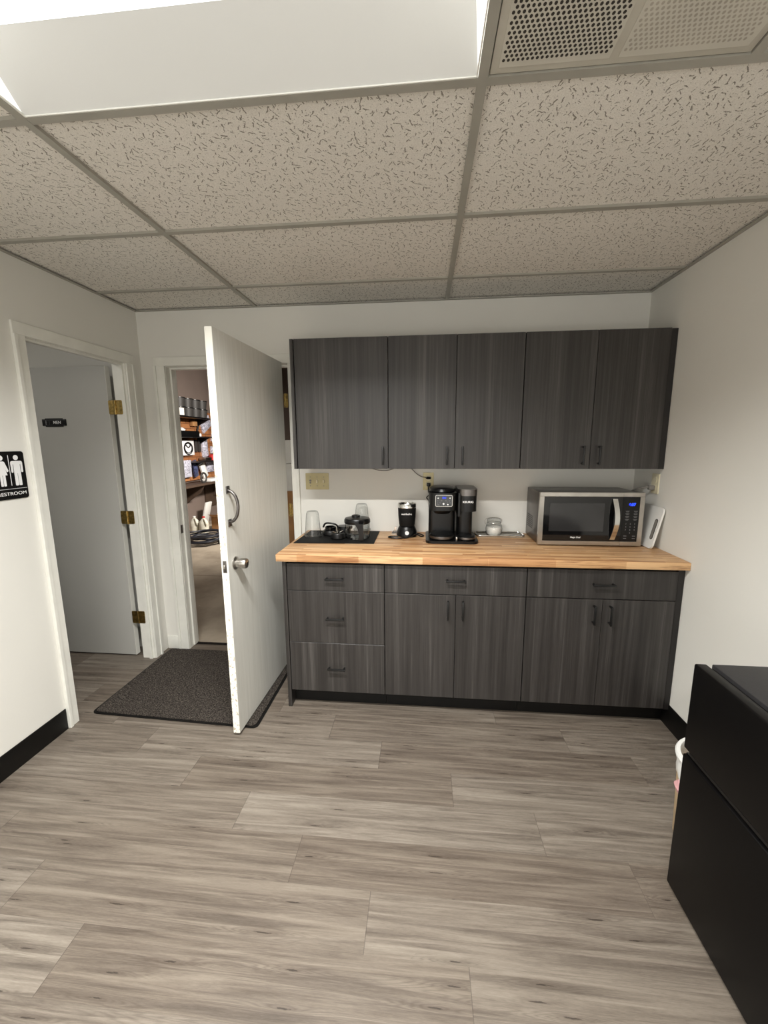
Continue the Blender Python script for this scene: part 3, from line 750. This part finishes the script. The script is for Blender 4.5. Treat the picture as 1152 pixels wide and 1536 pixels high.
# ------------------------------------------------------------ tray and jar
r = thing('serving_tray', 'small silver tray under the glass jar beside the microwave', 'tray', (.49, 2.665, ZC))
tp = MB(); tp.prism(rrect(.345, .638, 2.598, 2.728, .02), 'z', ZC+.0005, ZC+.004); tp.build('base', M['steel'], r)
tp = MB(); tp.tube([(x, y, ZC+.010) for x, y in rrect(.345, .638, 2.598, 2.728, .02, 3)], .0045, 8, cyclic=True, smooth=1); tp.build('rim', M['chrome'], r)
jc = (.457, 2.660, ZC+.0045)
r = thing('glass_jar', 'round clip-top glass jar of white sugar on the silver tray', 'jar', jc)
MB().lathe(jc, [(0, .001), (.042, .001), (.050, .012), (.053, .040), (.048, .066), (.041, .076), (.041, .086)]).build('glass_body', M['glass'], r)
MB().lathe(jc, [(0, .004), (.040, .004), (.047, .014), (.049, .040), (.046, .052), (0, .056)]).build('sugar', M['sugar'], r)
MB().lathe(jc, [(.041, .088), (.044, .090), (.044, .098), (.036, .106), (.015, .110), (0, .110)]).build('lid', M['glass'], r)
wr = MB(); wr.tube([(jc[0]+.043*math.cos(a*PI/8), jc[1]+.043*math.sin(a*PI/8), jc[2]+.081) for a in range(16)], .0018, 8, cyclic=True, smooth=2)
wr.tube([(jc[0]-.043, jc[1]-.01, jc[2]+.081), (jc[0]-.058, jc[1]-.012, jc[2]+.075), (jc[0]-.060, jc[1]-.012, jc[2]+.098), (jc[0]-.044, jc[1]-.008, jc[2]+.108), (jc[0], jc[1], jc[2]+.113), (jc[0]+.044, jc[1]-.004, jc[2]+.104), (jc[0]+.047, jc[1], jc[2]+.082)], .0018, 8)
wr.build('wire_clip', M['steel'], r)
r = tag(MB().tube([(.545, 2.626, ZC+.009), (.575, 2.642, ZC+.010), (.605, 2.650, ZC+.012)], .003, 8).build('teaspoon', M['chrome'], origin=(.57, 2.64, ZC)), 'small silver spoon lying on the silver tray', 'spoon')

# ------------------------------------------------------------ coffee maker
r = thing('coffee_maker', 'black dual coffee maker with silver trim on the worktop', 'coffee maker', (.18, 2.56, ZC))
z = ZC
MB().prism(rrect(.018, .330, 2.400, 2.700, .04), 'z', z+.001, z+.016).build('base', M['black'], r)
b = MB()
b.prism(rrect(.036, .200, 2.560, 2.695, .03), 'z', z+.016, z+.235)            # rear column left
b.build('back_column', M['black'], r)
b = MB(); b.prism(rrect(.034, .200, 2.425, 2.695, .05, 8), 'z', z+.195, z+.300)
head = b.build('brew_head', M['black'], r)
b = MB(); b.lathe((.117, 2.562, z+.300), [(0, 0), (.080, 0), (.082, .006), (.078, .020), (.066, .027), (0, .029)], 40, 1.55); b.build('water_lid', M['black'], r)
b = MB(); b.prism(rrect(.072, .172, z+.222, z+.290, .008), 'y', 2.4215, 2.426); pn = b.build('control_bezel', M['steel'], head)
MB().prism(rrect(.0745, .1695, z+.2245, z+.2875, .006), 'y', 2.4205, 2.4222).build('control_panel', M['black_gloss'], pn)
MB().box(.112, .135, 2.4195, 2.4206, z+.268, z+.280).build('display', M['bluedark'], pn)
for x, zz, rr in ((.088, .272, .0035), (.157, .272, .0035), (.145, .234, .0042), (.120, .238, .0055)): MB().cyl((x, 2.4192, z+zz), rr, .0012, 'y', 14).build('button', M['whitelogo'], pn)
for x, w_, zz in [(x, .004, .255) for x in (.086, .108, .132, .154)] + [(x, .004, .243) for x in (.084, .098, .142, .158)] + [(.088, .008, .231)]:
    MB().box(x-w_, x+w_, 2.4194, 2.4204, z+zz, z+zz+.0025).build('button_label', M['greyprint'], pn)
MB().lathe((.117, 2.490, z+.016), [(0, 0), (.072, 0), (.076, .004), (.076, .024), (.070, .030), (0, .030)], 48).build('warming_plate', M['black'], r)
MB().lathe((.117, 2.490, z+.022), [(.0765, 0), (.0780, .002), (.0780, .014), (.0765, .016)], 48).build('silver_band', M['steel_dark'], r)
MB().lathe((.117, 2.53, z+.17), [(0, -.004), (.045, -.004), (.058, .012), (.064, .026), (0, .026)], 40).build('filter_basket', M['black'], head)
# single cup side
b = MB(); b.prism(rrect(.206, .222, 2.44, 2.69, .004), 'z', z+.16, z+.30); b.build('divider', M['black'], r)
b = MB(); b.prism(rrect(.216, .306, 2.540, 2.695, .03), 'z', z+.016, z+.20); b.build('pod_column', M['black'], r)
b = MB(); b.prism(rrect(.208, .318, 2.430, 2.695, .045, 8), 'z', z+.190, z+.300); ph = b.build('pod_head', M['black'], r)
MB().prism(rrect(.2065, .3195, 2.4285, 2.696, .046, 8), 'z', z+.284, z+.302).build('silver_band', M['steel_dark'], ph)
b = MB(); b.prism(rrect(.206, .320, 2.428, 2.696, .046, 8), 'z', z+.302, z+.322); b.build('pod_lid', M['steel_dark'], ph)
text('KEURIG', .0165, M['whitelogo'], ph, face_front(.263, 2.4292, z+.248), bold=.0004, sx=1.1)
MB().lathe((.262, 2.478, z+.016), [(0, 0), (.052, 0), (.056, .004), (.056, .018), (.050, .024), (0, .024)], 40).build('drip_tray', M['black'], r)
MB().lathe((.262, 2.478, z+.020), [(.0565, 0), (.0580, .002), (.0580, .012), (.0565, .014)], 40).build('silver_band', M['steel_dark'], r)
MB().box(.196, .206, 2.418, 2.424+.03, z+.016, z+.040, .002).build('latch', M['steel'], r)

# ------------------------------------------------------------ personal blender
bc = (-.103, 2.615, ZC)
r = thing('personal_blender', 'black personal blender with silver rimmed cup and white power button', 'blender', bc)
MB().lathe(bc, [(0, .001), (.064, .001), (.067, .006), (.064, .030), (.056, .054), (.050, .064), (0, .066)]).build('motor_base', M['black'], r)
cup = MB().lathe(bc, [(0, .066), (.046, .066), (.050, .075), (.055, .120), (.058, .180), (.058, .186), (0, .186)]).build('cup', M['black_matte'], r)
MB().lathe(bc, [(.0585, .186), (.060, .188), (.060, .206), (.057, .212), (.052, .212), (.050, .204), (0, .203)]).build('lid_ring', M['chrome'], cup)
text('nutribullet', .0155, M['whitelogo'], cup, face_front(-.103, bc[1]-.0592, ZC+.150), bold=.0004)
MB().cyl((-.100, bc[1]-.069, ZC+.030), .0125, .006, 'y', 24).build('power_button', M['whitelogo'], r)
MB().tube([(-.06, 2.66, ZC+.006), (-.02, 2.64, ZC+.006), (.005, 2.60, ZC+.005), (-.01, 2.575, ZC+.005), (-.045, 2.563, ZC+.02), (-.075, 2.540, ZC+.010), (-.11, 2.525, ZC+.005), (-.17, 2.512, ZC+.005), (-.215, 2.535, ZC+.005), (-.205, 2.56, ZC+.005), (-.155, 2.56, ZC+.005)], .0042, 8).build('cord', M['black'], r)
r = MB(); r.prism([(-.196, ZC+.002), (-.172, ZC+.002), (-.168, ZC+.024), (-.174, ZC+.048), (-.168, ZC+.058), (-.184, ZC+.055), (-.186, ZC+.038), (-.205, ZC+.012)], 'y', 2.618, 2.626)
tag(r.build('bottle_opener', M['chrome'], origin=(-.185, 2.622, ZC)), 'small silver metal opener standing left of the black blender', 'opener')

# ------------------------------------------------------------ drying mat and things on it
tag(MB().prism([(-.776, 2.352), (-.290, 2.372), (-.292, 2.722), (-.768, 2.712)], 'z', ZC+.0005, ZC+.004).build('drying_mat', M['black_matte'], smooth=False, origin=(-.53, 2.54, ZC)), 'flat black drying mat at the left end of the wooden worktop', 'mat')
ZM = ZC+.0045
def clear_cup(x, y, label, h):
    r = thing('blender_cup', label, 'cup', (x, y, ZM), 'clear upturned blender cups')
    MB().lathe((x, y, ZM), [(.051, .001), (.053, .006), (.050, .020), (.047, .060), (.041, h*.80), (.038, h*.93), (.033, h), (.028, h+.002), (0, h+.001)], 40).build('glass_body', M['glass'], r)
    MB().lathe((x, y, ZM), [(.053, .018), (.0565, .018), (.0565, .026), (.052, .028)], 40).build('rim_ring', M['glass'], r)
clear_cup(-.694, 2.500, 'tall clear cup upside down at the left end of the black drying mat', .168)
clear_cup(-.405, 2.668, 'clear cup upside down behind the glass coffee carafe', .192)
cc = (-.412, 2.520, ZM)
r = thing('coffee_carafe', 'glass coffee carafe with black lid and handle on the black drying mat', 'carafe', cc)
MB().lathe(cc, [(0, .001), (.072, .001), (.078, .010), (.079, .050), (.078, .096)], 48).build('glass_body', M['glass'], r)
MB().lathe(cc, [(.060, .002), (.074, .002), (.079, .010), (.0795, .014), (.060, .008)], 48).build('bottom_ring', M['glass'], r)
MB().lathe(cc, [(0, .094), (.079, .094), (.082, .100), (.082, .116), (.076, .126), (.030, .132), (0, .133)], 48).build('lid', M['black'], r)
MB().lathe((cc[0]-.01, cc[1]+.01, cc[2]), [(0, .130), (.028, .132), (.026, .141), (.018, .144), (0, .144)], 24).build('lid_knob', M['black'], r)
h = MB(); hx = cc[0]+.040
h.prism([(cc[1]-.068, ZM+.126), (cc[1]-.100, ZM+.122), (cc[1]-.118, ZM+.108), (cc[1]-.118, ZM+.008), (cc[1]-.100, ZM+.006), (cc[1]-.098, ZM+.096), (cc[1]-.068, ZM+.100)], 'x', hx-.014, hx+.014)
h.build('handle', M['black'], r)
h = MB(); h.prism([(cc[0]-.004, ZM+.112), (hx-.014, ZM+.112), (hx-.014, ZM+.035), (cc[0]+.016, ZM+.075)], 'y', cc[1]-.100, cc[1]-.084); h.build('handle_bracket', M['black'], r)
# flip lid with strap
lc = (-.600, 2.585, ZM)
r = thing('flip_top_cap', 'black flip-top blender lid with raised loop beside the left clear cup', 'cap', lc)
MB().lathe(lc, [(0, .0), (.046, .0), (.050, .004), (.050, .022), (.047, .030), (.043, .034), (0, .034)], 36).build('cap', M['black'], r)
MB().lathe(lc, [(.028, .034), (.036, .036), (.036, .054), (.030, .056)], 30).build('spout', M['black_gloss'], r)
MB().tube([(lc[0]-.048, lc[1], ZM+.050), (lc[0]-.030, lc[1]-.01, ZM+.076), (lc[0]+.01, lc[1]-.014, ZM+.078), (lc[0]+.044, lc[1]-.008, ZM+.064), (lc[0]+.052, lc[1], ZM+.030)], .006, 10).build('loop_handle', M['black'], r)
lc = (-.530, 2.480, ZM)
r = thing('blade_assembly', 'black blender blade holder with bare steel blades at the front of the drying mat', 'blender blade', lc)
MB().lathe(lc, [(0, .0), (.040, .0), (.044, .004), (.044, .030), (.040, .036), (.034, .030), (0, .028)], 36).build('collar', M['black'], r)
for k_ in range(4):
    a = k_*PI/2+.5; dx_, dy_ = math.cos(a), math.sin(a)
    bl = MB(); s = .004
    pts = [(lc[0], lc[1], ZM+.034), (lc[0]+dx_*.018, lc[1]+dy_*.018, ZM+.040), (lc[0]+dx_*.034, lc[1]+dy_*.034, ZM+(.066 if k_ % 2 else .048))]
    vs = []
    for i, p in enumerate(pts):
        w_ = [.006, .006, .0015][i]
        vs.append([bl.bm.verts.new((p[0]-dy_*w_, p[1]+dx_*w_, p[2])), bl.bm.verts.new((p[0]+dy_*w_, p[1]-dx_*w_, p[2])), bl.bm.verts.new((p[0]+dy_*w_, p[1]-dx_*w_, p[2]+.002)), bl.bm.verts.new((p[0]-dy_*w_, p[1]+dx_*w_, p[2]+.002))])
    for u, w2 in zip(vs, vs[1:]):
        for i in range(4): bl.bm.faces.new((u[i], u[(i+1) % 4], w2[(i+1) % 4], w2[i]))
    bl.bm.faces.new(vs[0]); bl.bm.faces.new(vs[-1][::-1]); bl.build('blade', M['chrome'], r)
MB().cyl((lc[0], lc[1], ZM+.028), .006, .014, 'z', 16).build('hub', M['steel'], r)
lc = (-.520, 2.630, ZM)
r = thing('flip_top_cap', 'small black resealable lid standing behind the blade holder', 'cap', lc)
MB().lathe(lc, [(0, 0), (.043, 0), (.045, .004), (.045, .030), (.041, .040), (.041, .052), (0, .052)], 36).build('cap', M['black'], r)
MB().box(lc[0]+.040, lc[0]+.056, lc[1]-.012, lc[1]+.012, ZM+.034, ZM+.052, .003).build('tab', M['black'], r)

# ------------------------------------------------------------ fridge
fx, fy0, fy1, fz = .853, .800, 1.283, .833
r = thing('mini_fridge', 'black two-door mini fridge against the right wall in the foreground', 'fridge', (1.09, 1.04, 0))
MB().box(fx+.052, XR-.012, fy0, fy1, .015, fz, .004).build('cabinet', M['fridge_top'], r)
MB().box(fx+.036, fx+.052, fy0+.01, fy1-.01, .02, fz-.012).build('door_gasket', M['black_base'], r)
df = MB().box(fx, fx+.036, fy0, fy1, .540, fz, .005, 3).build('freezer_door', M['fridge'], r)
dl = MB().box(fx, fx+.036, fy0, fy1, .020, .518, .005, 3).build('fridge_door', M['fridge'], r)
MB().box(fx+.008, fx+.034, fy0+.03, fy1-.006, .518, .524).build('grip_recess', M['black_gloss'], dl)
hh = MB(); hh.prism([(fx+.001, .532), (fx+.001, .541), (fx+.030, .541), (fx+.030, .535)], 'y', fy0+.01, fy1-.03); hh.build('grip_lip', M['black'], df)
for (x, y) in ((fx+.08, fy0+.05), (fx+.08, fy1-.05), (XR-.05, fy0+.05), (XR-.05, fy1-.05)): MB().cyl((x, y, 0), .018, .016).build('foot', M['black'], r)

# bin behind the fridge
bcx, bcy = 1.100, 1.450
r = thing('waste_bin', 'small waste bin with white rim and pink bag half hidden behind the black fridge', 'bin', (bcx, bcy, 0))
MB().lathe((bcx, bcy, 0), [(0, .002), (.112, .002), (.116, .010), (.128, .345), (.124, .345), (.112, .014), (0, .012)], 40).build('body', M['binbody'], r)
MB().lathe((bcx, bcy, 0), [(.129, .335), (.136, .338), (.138, .350), (.134, .358), (.122, .358), (.118, .350), (.118, .30)], 40).build('rim', M['white'], r)
lin = MB(); seg = 48; rings = []
for rr, zz, amp in ((.131, .338, .001), (.130, .300, .004), (.128, .270, .006), (.124, .250, .004)):
    rings.append([lin.bm.verts.new((bcx+(rr+amp*math.sin(7*a_*2*PI/seg+zz*40))*math.cos(2*PI*a_/seg), bcy+(rr+amp*math.sin(7*a_*2*PI/seg+zz*40))*math.sin(2*PI*a_/seg), zz)) for a_ in range(seg)])
for a_, b_ in zip(rings, rings[1:]):
    for i in range(seg): lin.bm.faces.new((a_[i], a_[(i+1) % seg], b_[(i+1) % seg], b_[i]))
lin.build('bag_liner', M['white'], r)
lin = MB(); lin.lathe((bcx-.122, bcy-.005, .235), [(0, -.03), (.014, -.02), (.020, 0), (.012, .022), (0, .03)], 16, 2.2); lin.build('bag_fold', M['pinkbag'], r)

# ------------------------------------------------------------ storage space beyond the door
WX = -4.25
tag(MB().box(WX+.002, WX+.03, 6.2, 8.9, .86, 2.12).build('slat_panel', M['slat'], origin=(WX+.002, 7.5, .86)), 'orange-brown block patterned display panel on the storage wall', 'wall panel')
def shelf(y0, y1, z, dep, label, mat=None, grp='black shelves on the storage wall'):
    r = thing('wall_shelf', label, 'shelf', (WX+.03, (y0+y1)/2, z), grp)
    MB().box(WX+.031, WX+.03+dep, y0, y1, z-.022, z, .003).build('board', mat or M['black'], r)
    for y in (y0+.15, y1-.12): MB().prism([(WX+.031, z-.023), (WX+.03+dep*.9, z-.023), (WX+.031, z-.16)], 'y', y-.01, y+.01).build('bracket', M['black'], r)
shelf(6.25, 7.55, 1.985, .30, 'top black shelf carrying stacked dark bins in the storage space')
shelf(6.25, 7.58, 1.655, .26, 'middle black shelf carrying a black tray in the storage space')
shelf(7.05, 8.5, 1.215, .24, 'lowest grey shelf with red and white packs in the storage space', M['steel_dark'])
def bin_(x, y, z, w, h, label):
    r = thing('storage_bin', label, 'bin', (x, y, z), 'dark bins on the top storage shelf')
    b = MB(); b.lathe((x, y, z), [(0, .002), (w*.42, .002), (w*.5, h-.012), (w*.46, h-.012), (w*.40, .01), (0, .01)], 20); b.build('tub', M['darkbin'], r)
    MB().lathe((x, y, z), [(w*.5, h-.014), (w*.53, h-.010), (w*.53, h), (w*.46, h)], 20).build('rim', M['black'], r)
cols_ = ('nearest', 'second', 'third', 'farthest')
for i in range(4):
    for j in range(2):
        bin_(WX+.19, 6.66+i*.235, 1.986+j*.152, .22, .150, ('lower' if j == 0 else 'upper') + ' dark grey tub, ' + cols_[i] + ' of the four stacks on the top storage shelf')
r = MB(); r.box(WX+.20, WX+.36, 6.42, 6.54, 1.986, 2.10, .004); tag(r.build('carton', M['whitebox'] if 'whitebox' in M else M['sugar'], origin=(WX+.28, 6.48, 1.986)), 'small white carton on the top storage shelf near the doorway', 'box')
r = MB(); r.box(WX+.07, WX+.27, 6.45, 7.12, 1.656, 1.745, .006); tag(r.build('storage_tray', M['black'], origin=(WX+.17, 6.8, 1.656)), 'long black tray on the middle storage shelf', 'tray')
tag(MB().lathe((WX+.17, 6.72, 1.746), [(0, 0), (.06, 0), (.07, .02), (.03, .05), (0, .055)], 16).build('cloth_roll', M['whitelogo'], origin=(WX+.17, 6.72, 1.746)), 'white roll resting on the long black tray', 'roll')
tag(MB().lathe((WX+.17, 7.30, 1.656), [(0, 0), (.028, 0), (.028, .05), (0, .06)], 14).build('small_cup', M['whitelogo'], origin=(WX+.17, 7.3, 1.656)), 'tiny white cup at the right of the middle storage shelf', 'cup')
# white pack with coiled black cable
r = thing('cable_pack', 'white square pack with a coiled black cable hanging on the storage wall', 'package', (WX+.06, 7.0, 1.32))
MB().box(WX+.031, WX+.10, 6.79, 7.20, 1.325, 1.585, .004).build('card', M['whitelogo'], r)
q = MB()
for rr, dz_ in ((.105, 0), (.092, .012), (.098, -.010)): q.tube([(WX+.108, 7.0+rr*1.25*math.cos(a*PI/6), 1.447+dz_+rr*math.sin(a*PI/6)) for a in range(12)], .008, 6, cyclic=True, smooth=2)
q.tube([(WX+.11, 6.93, 1.50), (WX+.11, 7.0, 1.46), (WX+.11, 7.06, 1.50), (WX+.11, 7.02, 1.545), (WX+.11, 6.95, 1.53)], .009, 6)
q.build('coiled_cable', M['black'], r)
# hanging packs
def pack(y, z, w, h, mat, label, tilt=0, grp=None, x=.06):
    q = MB(); n = 6; a = []
    for i in range(n+1):
        for j in range(n+1):
            u, v_ = i/n-.5, j/n-.5
            a.append((u*w, v_*h, .03*math.cos(PI*u)*math.cos(PI*v_)*(1+.5*math.sin(9*u+13*v_+y*7))))
    ca, sa = math.cos(tilt), math.sin(tilt)
    V = [q.bm.verts.new((WX+x+p[2], y+p[0]*ca-p[1]*sa, z+p[0]*sa+p[1]*ca)) for p in a]
    B = [q.bm.verts.new((WX+x-.029, y+p[0]*ca-p[1]*sa, z+p[0]*sa+p[1]*ca)) for p in a]
    k_ = n+1
    for i in range(n):
        for j in range(n):
            f = (i*k_+j, (i+1)*k_+j, (i+1)*k_+j+1, i*k_+j+1)
            q.bm.faces.new([V[t_] for t_ in f]); q.bm.faces.new([B[t_] for t_ in f][::-1])
    rim_ = [i*k_ for i in range(k_)] + [n*k_+j for j in range(1, k_)] + [i*k_+n for i in range(n-1, -1, -1)] + [j for j in range(n-1, 0, -1)]
    for i in range(len(rim_)):
        s_, t_ = rim_[i], rim_[(i+1) % len(rim_)]; q.bm.faces.new((V[s_], V[t_], B[t_], B[s_]))
    o = q.build('bagged_part', mat, origin=(WX+x, y, z)); tag(o, label, 'package', grp)
pack(7.76, 1.90, .36, .22, M['bag'], 'clear bag of folded white parts hanging under the slanted dark stick', .5)
pack(8.06, 1.62, .22, .18, M['bag'], 'small clear bag hanging just above the red and white packs at upper right', -.4)
pack(7.66, 1.46, .20, .36, M['bag'], 'long clear bag hanging right of the coiled cable pack', .05)
pack(7.97, 1.40, .16, .14, M['bag'], 'long clear bag with purple tint, next to the white door edge', -.1)
pack(7.80, 1.08, .28, .20, M['bag'], 'clear bag hanging under the grey shelf', 0)
pack(6.86, 1.09, .40, .30, M['bag'], 'wide pale bag above the bench, nearest the doorway frame', 0, x=.10)
pack(7.20, 1.08, .12, .30, M['bagblue'], 'narrow blue pack leaning next to the wide pale bag', .2, x=.10)
pack(7.46, 1.02, .16, .28, M['white'], 'white folded pack leaning right of the narrow blue pack', .45, x=.12)
for i, (y, c_) in enumerate(((7.34, 'left'), (7.46, 'right'))):
    tag(MB().box(WX+.031, WX+.07, y-.035, y+.035, 1.38, 1.60, .004).build('tool_pack', M['darkbin'], origin=(WX+.05, y, 1.38)), c_ + ' dark narrow tool pack hanging beside the coiled cable pack', 'package')
tag(MB().box(WX+.031, WX+.11, 7.22, 7.36, 1.84, 1.94, .01).build('wrapped_part', M['cardboard'], origin=(WX+.08, 7.29, 1.84)), 'small brown packet hanging below the dark tubs', 'package')
tag(MB().tube([(WX+.06, 7.42, 1.76), (WX+.06, 7.58, 2.05)], .016, 8, smooth=0).build('dark_stick', M['darkbin'], origin=(WX+.1, 7.6, 1.8)), 'slanted dark stick above the clear bags', 'stick')
tag(MB().box(WX+.06, WX+.20, 7.40, 7.62, 1.216, 1.27, .01).build('product_pack', M['steel'], origin=(WX+.1, 7.5, 1.216)), 'silver pack at the near end of the grey shelf', 'package')
tag(MB().lathe((WX+.15, 7.72, 1.216), [(0, 0), (.06, 0), (.06, .09), (.03, .11), (0, .11)], 14).build('product_tub', M['red'], origin=(WX+.15, 7.72, 1.216)), 'red tub on the grey shelf in the storage space', 'tub')
tag(MB().box(WX+.08, WX+.20, 7.84, 8.12, 1.216, 1.30, .012).build('product_pack', M['white'], origin=(WX+.1, 7.95, 1.216)), 'white pack right of the red tub on the grey shelf', 'package')
# bench
r = thing('wall_bench', 'dark wall-mounted work bench under the orange panel in the storage space', 'bench', (WX, 7.5, .8))
MB().box(WX+.001, WX+.42, 6.2, 8.9, .80, .835, .004).build('bench_top', M['bracket'], r)
for y in (6.95, 7.9): MB().prism([(WX+.001, .799), (WX+.38, .799), (WX+.30, .66), (WX+.001, .46)], 'y', y-.02, y+.02).build('bracket', M['bracket'], r)
MB().box(WX+.001, WX+.03, 7.6, 8.5, .30, .80).build('back_board', M['bracket'], r)
tag(MB().box(WX+.16, WX+.38, 7.20, 7.66, .836, .885, .01).build('parts_tray', M['white'], origin=(WX+.27, 7.4, .836)), 'white tray of parts on the dark bench', 'tray')
q = MB(); rnd = random.Random(3)
for i in range(9): q.box(WX+.15+rnd.random()*.06, WX+.28+rnd.random()*.08, 7.72+i*.035, 7.76+i*.035, .836, .87+rnd.random()*.07, .006)
tag(q.build('parts_pile', M['bag'], origin=(WX+.22, 7.9, .836)), 'heap of small grey bagged parts at the right of the bench', 'parts', kind='stuff')
q = MB()
for rr in (.09, .075): q.tube([(WX+.36, 6.98+rr*1.1*math.cos(a*PI/6), .93+rr*math.sin(a*PI/6)) for a in range(12)], .011, 6, cyclic=True, smooth=2)
tag(q.build('cable_coil', M['darkbin'], origin=(WX+.36, 6.98, .84)), 'small dark cable coil standing on the bench', 'cable')
# jugs
def jug(x, y, label, cap):
    r = thing('plastic_jug', label, 'jug', (x, y, 0))
    b = MB(); b.lathe((x, y, 0), [(0, -.003), (.074, -.003), (.080, .010), (.080, .150), (.070, .195), (.040, .235), (.022, .250), (.022, .262), (0, .262)], 24); b.build('body', M['jug'], r)
    MB().tube([(x+.02, y-.03, .245), (x+.055, y-.06, .225), (x+.075, y-.07, .18), (x+.078, y-.06, .14)], .011, 8).build('handle', M['jug'], r)
    MB().cyl((x, y, .262), .024, .022, 'z', 20).build('cap', cap, r)
jug(-3.965, 6.70, 'cloudy white plastic jug with a white cap on the storage floor', M['white'])
jug(-3.785, 6.68, 'cloudy white plastic jug with a red cap on the storage floor', M['red'])
r = thing('cardboard_box', 'brown cardboard box on the storage floor next to the jugs', 'box', (-3.57, 6.9, 0))
MB().box(-3.70, -3.38, 6.78, 7.12, -.003, .27, .004).build('carton_body', M['cardboard'], r)
MB().quad((-3.70, 6.78, .27), (-3.38, 6.78, .27), (-3.38, 6.66, .32), (-3.70, 6.66, .32)).build('flap', M['cardboard'], r)
tag(MB().box(-4.06, -4.02, 7.15, 7.35, -.003, .46, .01, rot=Matrix.Rotation(.25, 3, 'Y')).build('white_sheet', M['white'], origin=(-4.04, 7.25, 0)), 'glossy white sheet leaning against the storage wall behind the jugs', 'sheet')
# hose
q = MB(); rnd = random.Random(5); pts = []
for k_ in range(9*14):
    a = k_*2*PI/14; tt = k_/(9*14)
    rr = .22+.07*math.sin(k_*.37)+.03*rnd.random(); pts.append((-3.40+rr*math.cos(a)*1.15, 6.02+rr*1.2*math.sin(a), .016+.13*tt+.012*rnd.random()))
q.tube(pts, .0125, 8, smooth=3)
q.tube([(-3.15, 5.95, .02), (-2.98, 5.83, .016), (-2.86, 5.80, .016)], .016, 8)
tag(q.build('rubber_hose', M['hose'], origin=(-3.4, 6.0, 0)), 'dark coiled rubber hose lying on the storage floor', 'hose')
tag(MB().box(-3.99, -3.79, 5.86, 6.06, -.003, .19, .008).build('plastic_crate', M['black'], origin=(-3.73, 5.8, 0)), 'black plastic crate at the left edge of the storage doorway view', 'crate')
# things seen through the hinge gap
r = thing('wooden_stand', 'brown wooden stand seen through the hinge gap of the white door', 'stand', (-1.22, 3.75, 0))
MB().box(-1.45, -.95, 3.55, 3.95, 1.06, 1.10, .003).build('top', M['cardboard'], r)
MB().box(-1.44, -.96, 3.56, 3.94, -.003, 1.06, .003).build('side', M['cardboard'], r)
for z0, z1, l in ((1.101, 1.345, 'lower'), (1.347, 1.55, 'upper')):
    tag(MB().box(-1.43, -.97, 3.57, 3.93, z0, z1, .004).build('white_carton', M['white'], origin=(-1.2, 3.75, z0)), l + ' white carton on the wooden stand behind the hinge gap', 'box', 'white cartons behind the hinge gap')

# ------------------------------------------------------------ lights
def area(name, loc, size, sizey, energy, color=(1, 1, 1), rot=(0, 0, 0)):
    l = bpy.data.lights.new(name, 'AREA'); l.shape = 'RECTANGLE'; l.size = size; l.size_y = sizey; l.energy = energy; l.color = color
    o = bpy.data.objects.new(name, l); col.objects.link(o); o.location = loc; o.rotation_euler = rot; return o
wl = area('warehouse_light', (-1.2, 5.6, 2.5), .9, .25, 85, (1, .93, .85))
wl.rotation_euler = Vector((-3.05, 1.5, -2.2)).to_track_quat('-Z', 'Y').to_euler(); wl.data.spread = 1.9
area('warehouse_ceiling_light', (-.8, 4.3, 3.7), .8, .3, 20, (1, .93, .84))
area('restroom_light', (-2.75, 1.6, 2.42), .3, .3, 6.5, (1, .96, .9))
wd = bpy.data.worlds.new('world'); scene.world = wd; wd.use_nodes = True
wd.node_tree.nodes['Background'].inputs[0].default_value = (.9, .88, .85, 1); wd.node_tree.nodes['Background'].inputs[1].default_value = .05
area('room_fill_light', (-.3, -2.2, 1.3), 2.6, 1.8, 36, (1, .99, .97), (math.radians(108), 0, 0))  # added soft lamp behind the camera to lift the ceiling, no real fixture

# ------------------------------------------------------------ camera
cz, pitch, yaw, roll, fpx = 1.5211, math.radians(-9.5275), math.radians(-5.4968), math.radians(-.3212), 616.95
f = Vector((math.sin(yaw)*math.cos(pitch), math.cos(yaw)*math.cos(pitch), math.sin(pitch)))
rv = Vector((math.cos(yaw), -math.sin(yaw), 0)); uv_ = rv.cross(f)
r2 = rv*math.cos(roll)+uv_*math.sin(roll); u2 = -rv*math.sin(roll)+uv_*math.cos(roll)
cam = bpy.data.cameras.new('camera'); co = bpy.data.objects.new('camera', cam); col.objects.link(co)
m = Matrix((r2, u2, -f)).transposed().to_4x4(); m.translation = (0, 0, cz); co.matrix_world = m
cam.sensor_fit = 'HORIZONTAL'; cam.sensor_width = 36; cam.lens = fpx/1152*36; cam.clip_start = .02
scene.camera = co
scene.view_settings.view_transform = 'Standard'; scene.view_settings.look = 'None'; scene.view_settings.exposure = 0
